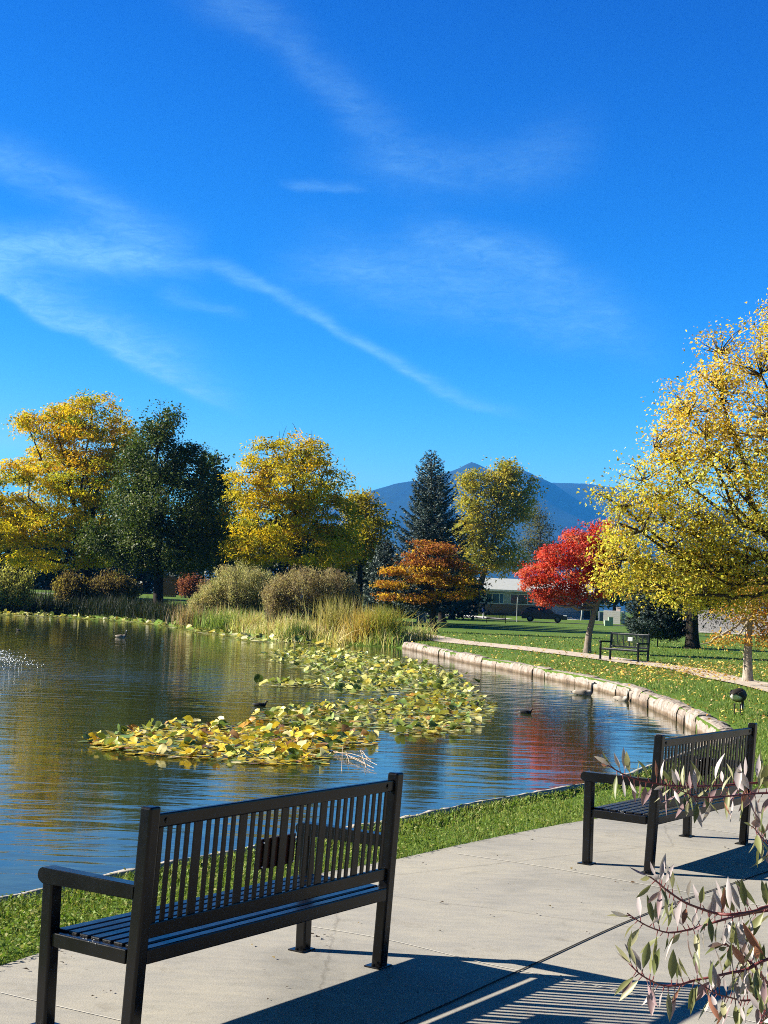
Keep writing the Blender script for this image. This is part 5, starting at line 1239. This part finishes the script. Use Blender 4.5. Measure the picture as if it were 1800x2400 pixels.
# ------------------------------------------------------------------ foreground shrub reaching in from the right
def fg():
    s4 = 1 / 4.74
    def z4(L): return [(1450 + x * s4, 1980 + y * s4) for x, y in L]
    BR = [([(1426, 1795), (1480, 1823), (1543, 1837), (1606, 1843), (1691, 1841), (1800, 1835), (1930, 1850)], 2.75, .0042),
          ([(1560, 1839), (1610, 1859), (1644, 1869), (1733, 1864), (1800, 1859), (1930, 1870)], 2.7, .0034),
          (z4([(355, 360), (450, 430), (530, 500), (720, 630), (900, 705), (1080, 760), (1250, 775), (1500, 740), (1700, 680), (2200, 640)]), 2.45, .0048),
          (z4([(95, 760), (260, 870), (400, 935), (560, 975), (750, 950), (900, 910), (1100, 850), (1300, 795), (1560, 745), (2200, 660)]), 2.5, .0038),
          (z4([(140, 1345), (230, 1430), (350, 1505), (480, 1560), (650, 1560), (850, 1505), (1050, 1465), (1250, 1420), (1420, 1385), (1659, 1270), (2200, 1150)]), 2.35, .0040),
          (z4([(880, 1530), (1080, 1650), (1250, 1700), (1400, 1730), (1659, 1690), (2200, 1600)]), 2.4, .0032),
          (z4([(1190, 1100), (1300, 1180), (1420, 1270), (1500, 1340), (1600, 1470), (1750, 1700), (2100, 2100)]), 2.55, .0055),
          ([(1765, 1938), (1785, 1962), (1810, 1985), (1900, 2040)], 2.6, .003),
          (z4([(1560, 1990), (1620, 1880), (1700, 1860), (2100, 1900)]), 2.3, .003)]
    root = np.array([1.25, 2.5, 0.0]); o = empty('leafy_shrub', root, 0, 'red stemmed shrub with pale narrow leaves reaching in from the right edge', 'shrub')
    T = Tubes(); P = []; D = []; L = []; Cc = []; Wd = []
    PAL = [(.38, .33, .33, 2.4), (.48, .43, .43, .9), (.20, .21, .08, 3.6), (.27, .18, .19, 2), (.30, .29, .16, 2.5), (.12, .14, .05, 2.5), (.32, .14, .09, .9)]
    for li, (pix, d, r0) in enumerate(BR):
        n = len(pix); pts = np.array([at(a, b, d + .22 * (k / (n - 1)) + rng.normal(0, .012)) for k, (a, b) in enumerate(pix)]); c = curve(pts, 60)
        r0 *= .75; T.add(c - root, np.linspace(r0 * .35, r0, 60) * (1 + .25 * (np.arange(60) % 7 == 0)), 6)
        e = c[-1]; dv = c[-1] - c[-8]; dv /= np.linalg.norm(dv); ft = root + np.array([rng.normal(0, .05), rng.normal(0, .05), 0])
        low = curve([e, e + dv * .16 + np.array([0, 0, -.03]), e * .5 + ft * .5 + np.array([.16, .04, .02]), e * .2 + ft * .8 + np.array([.07, .02, 0]), ft], 40); T.add(low - root, np.linspace(r0, r0 * 2.4, 40), 6)
        for k in range(26):
            q = low[int(rng.integers(1, 30))] + 0; dr = rng.normal(0, 1, 3); dr /= np.linalg.norm(dr); T.add([q - root, q + dr * .006 - root, q + dr * .012 - root], .0009, 4)
            P.append(q + dr * .012); D.append(dr); ll = rng.uniform(.035, .065); L.append(ll); Wd.append(ll * rng.uniform(.22, .33)); Cc.append(pick(PAL, 1)[0] * rng.uniform(.8, 1.15))
        tot_ = np.linalg.norm(np.diff(c, axis=0), axis=1).sum(); m_ = int(tot_ / .0105 * (1.25 if li in (2, 4, 5, 6) else 1))
        for k in range(m_):
            f = (k + rng.uniform(.2, .8)) / m_ ; 
            if f > .97: continue
            q = np.array([np.interp(f, np.linspace(0, 1, 60), c[:, j]) for j in range(3)]); tg = c[min(59, int(f * 59) + 1)] - c[int(f * 59)]; tg /= np.linalg.norm(tg) + 1e-9
            sgn = 1 if (k % 2 == 0) else -1
            if rng.random() < (.12 if li else .05): continue
            dr = np.array([0, 0, 1.0]) * sgn * (1.0 if sgn > 0 else .8) - tg * .25 + rng.normal(0, .38, 3) * np.array([.8, 1.0, .4]); dr /= np.linalg.norm(dr)
            if k < 3: dr = -tg + rng.normal(0, .4, 3); dr /= np.linalg.norm(dr)
            ll = rng.uniform(.026, .052) * (1 + .45 * ss(.45, .95, f)); pet = .010
            T.add([q - root, q + dr * pet * .6 - root, q + dr * pet - root], [.0011, .0009, .0008], 4)
            P.append(q + dr * pet); D.append(dr); L.append(ll); Wd.append(ll * rng.uniform(.19, .31)); cc = pick(PAL, 1)[0]
            if sgn > 0 and rng.random() < .35 and li < 4: cc = np.array([.46, .40, .405])
            Cc.append(cc * rng.uniform(.8, 1.15))
    T.build('stems', M_STEM, o)
    P = np.array(P); D = np.array(D); L = np.array(L); Wd = np.array(Wd); n = len(P); Nn = rng.normal(size=(n, 3)) + np.array([-.5, -.9, .35]); Nn = unit(Nn - (Nn * D).sum(1)[:, None] * D); S = np.cross(Nn, D)
    prof = [0, .62, 1.0, .92, .55, 0]; K = len(prof); V = []
    bend = rng.normal(0, .18, n); tw = rng.normal(0, .5, n)
    for k, w in enumerate(prof):
        t = k / (K - 1); c = P + D * (L * t)[:, None] + Nn * (bend * L * t * t)[:, None]; Sk = S * np.cos(tw * t)[:, None] + Nn * np.sin(tw * t)[:, None]; hw = (Wd * w * .5)[:, None]; fo2 = Nn * hw * .45
        V += [c - Sk * hw + fo2, c, c + Sk * hw + fo2]
    V = np.stack(V, 1).reshape(-1, 3); q = []
    for k in range(K - 1):
        a = 3 * k; q += [[a, a + 1, a + 4, a + 3], [a + 1, a + 2, a + 5, a + 4]]
    Fc = (np.arange(n)[:, None, None] * 3 * K + np.array(q)[None]).reshape(-1, 4); col = np.repeat(np.clip(np.array(Cc), .01, .9), 3 * K, axis=0)
    mesh('leaves', V - root, Fc, leafmat('shrub_leaf', .45, .4, .25, (1, 1, .7)), o, True, col)


fg()

# ------------------------------------------------------------------ air
hv = bpy.data.materials.new('air'); hv.use_nodes = True; t = hv.node_tree; t.nodes.clear()
pv = t.nodes.new('ShaderNodeVolumePrincipled'); pv.inputs['Color'].default_value = (.04, .29, .85, 1); pv.inputs['Density'].default_value = 0.0001; pv.inputs['Anisotropy'].default_value = 0.0
om = t.nodes.new('ShaderNodeOutputMaterial'); t.links.new(pv.outputs[0], om.inputs['Volume'])
bm = bmesh.new(); rbox(bm, (0, 0, 450), (25000, 25000, 904)); tag(bmobj('haze', bm, hv), kind='stuff')
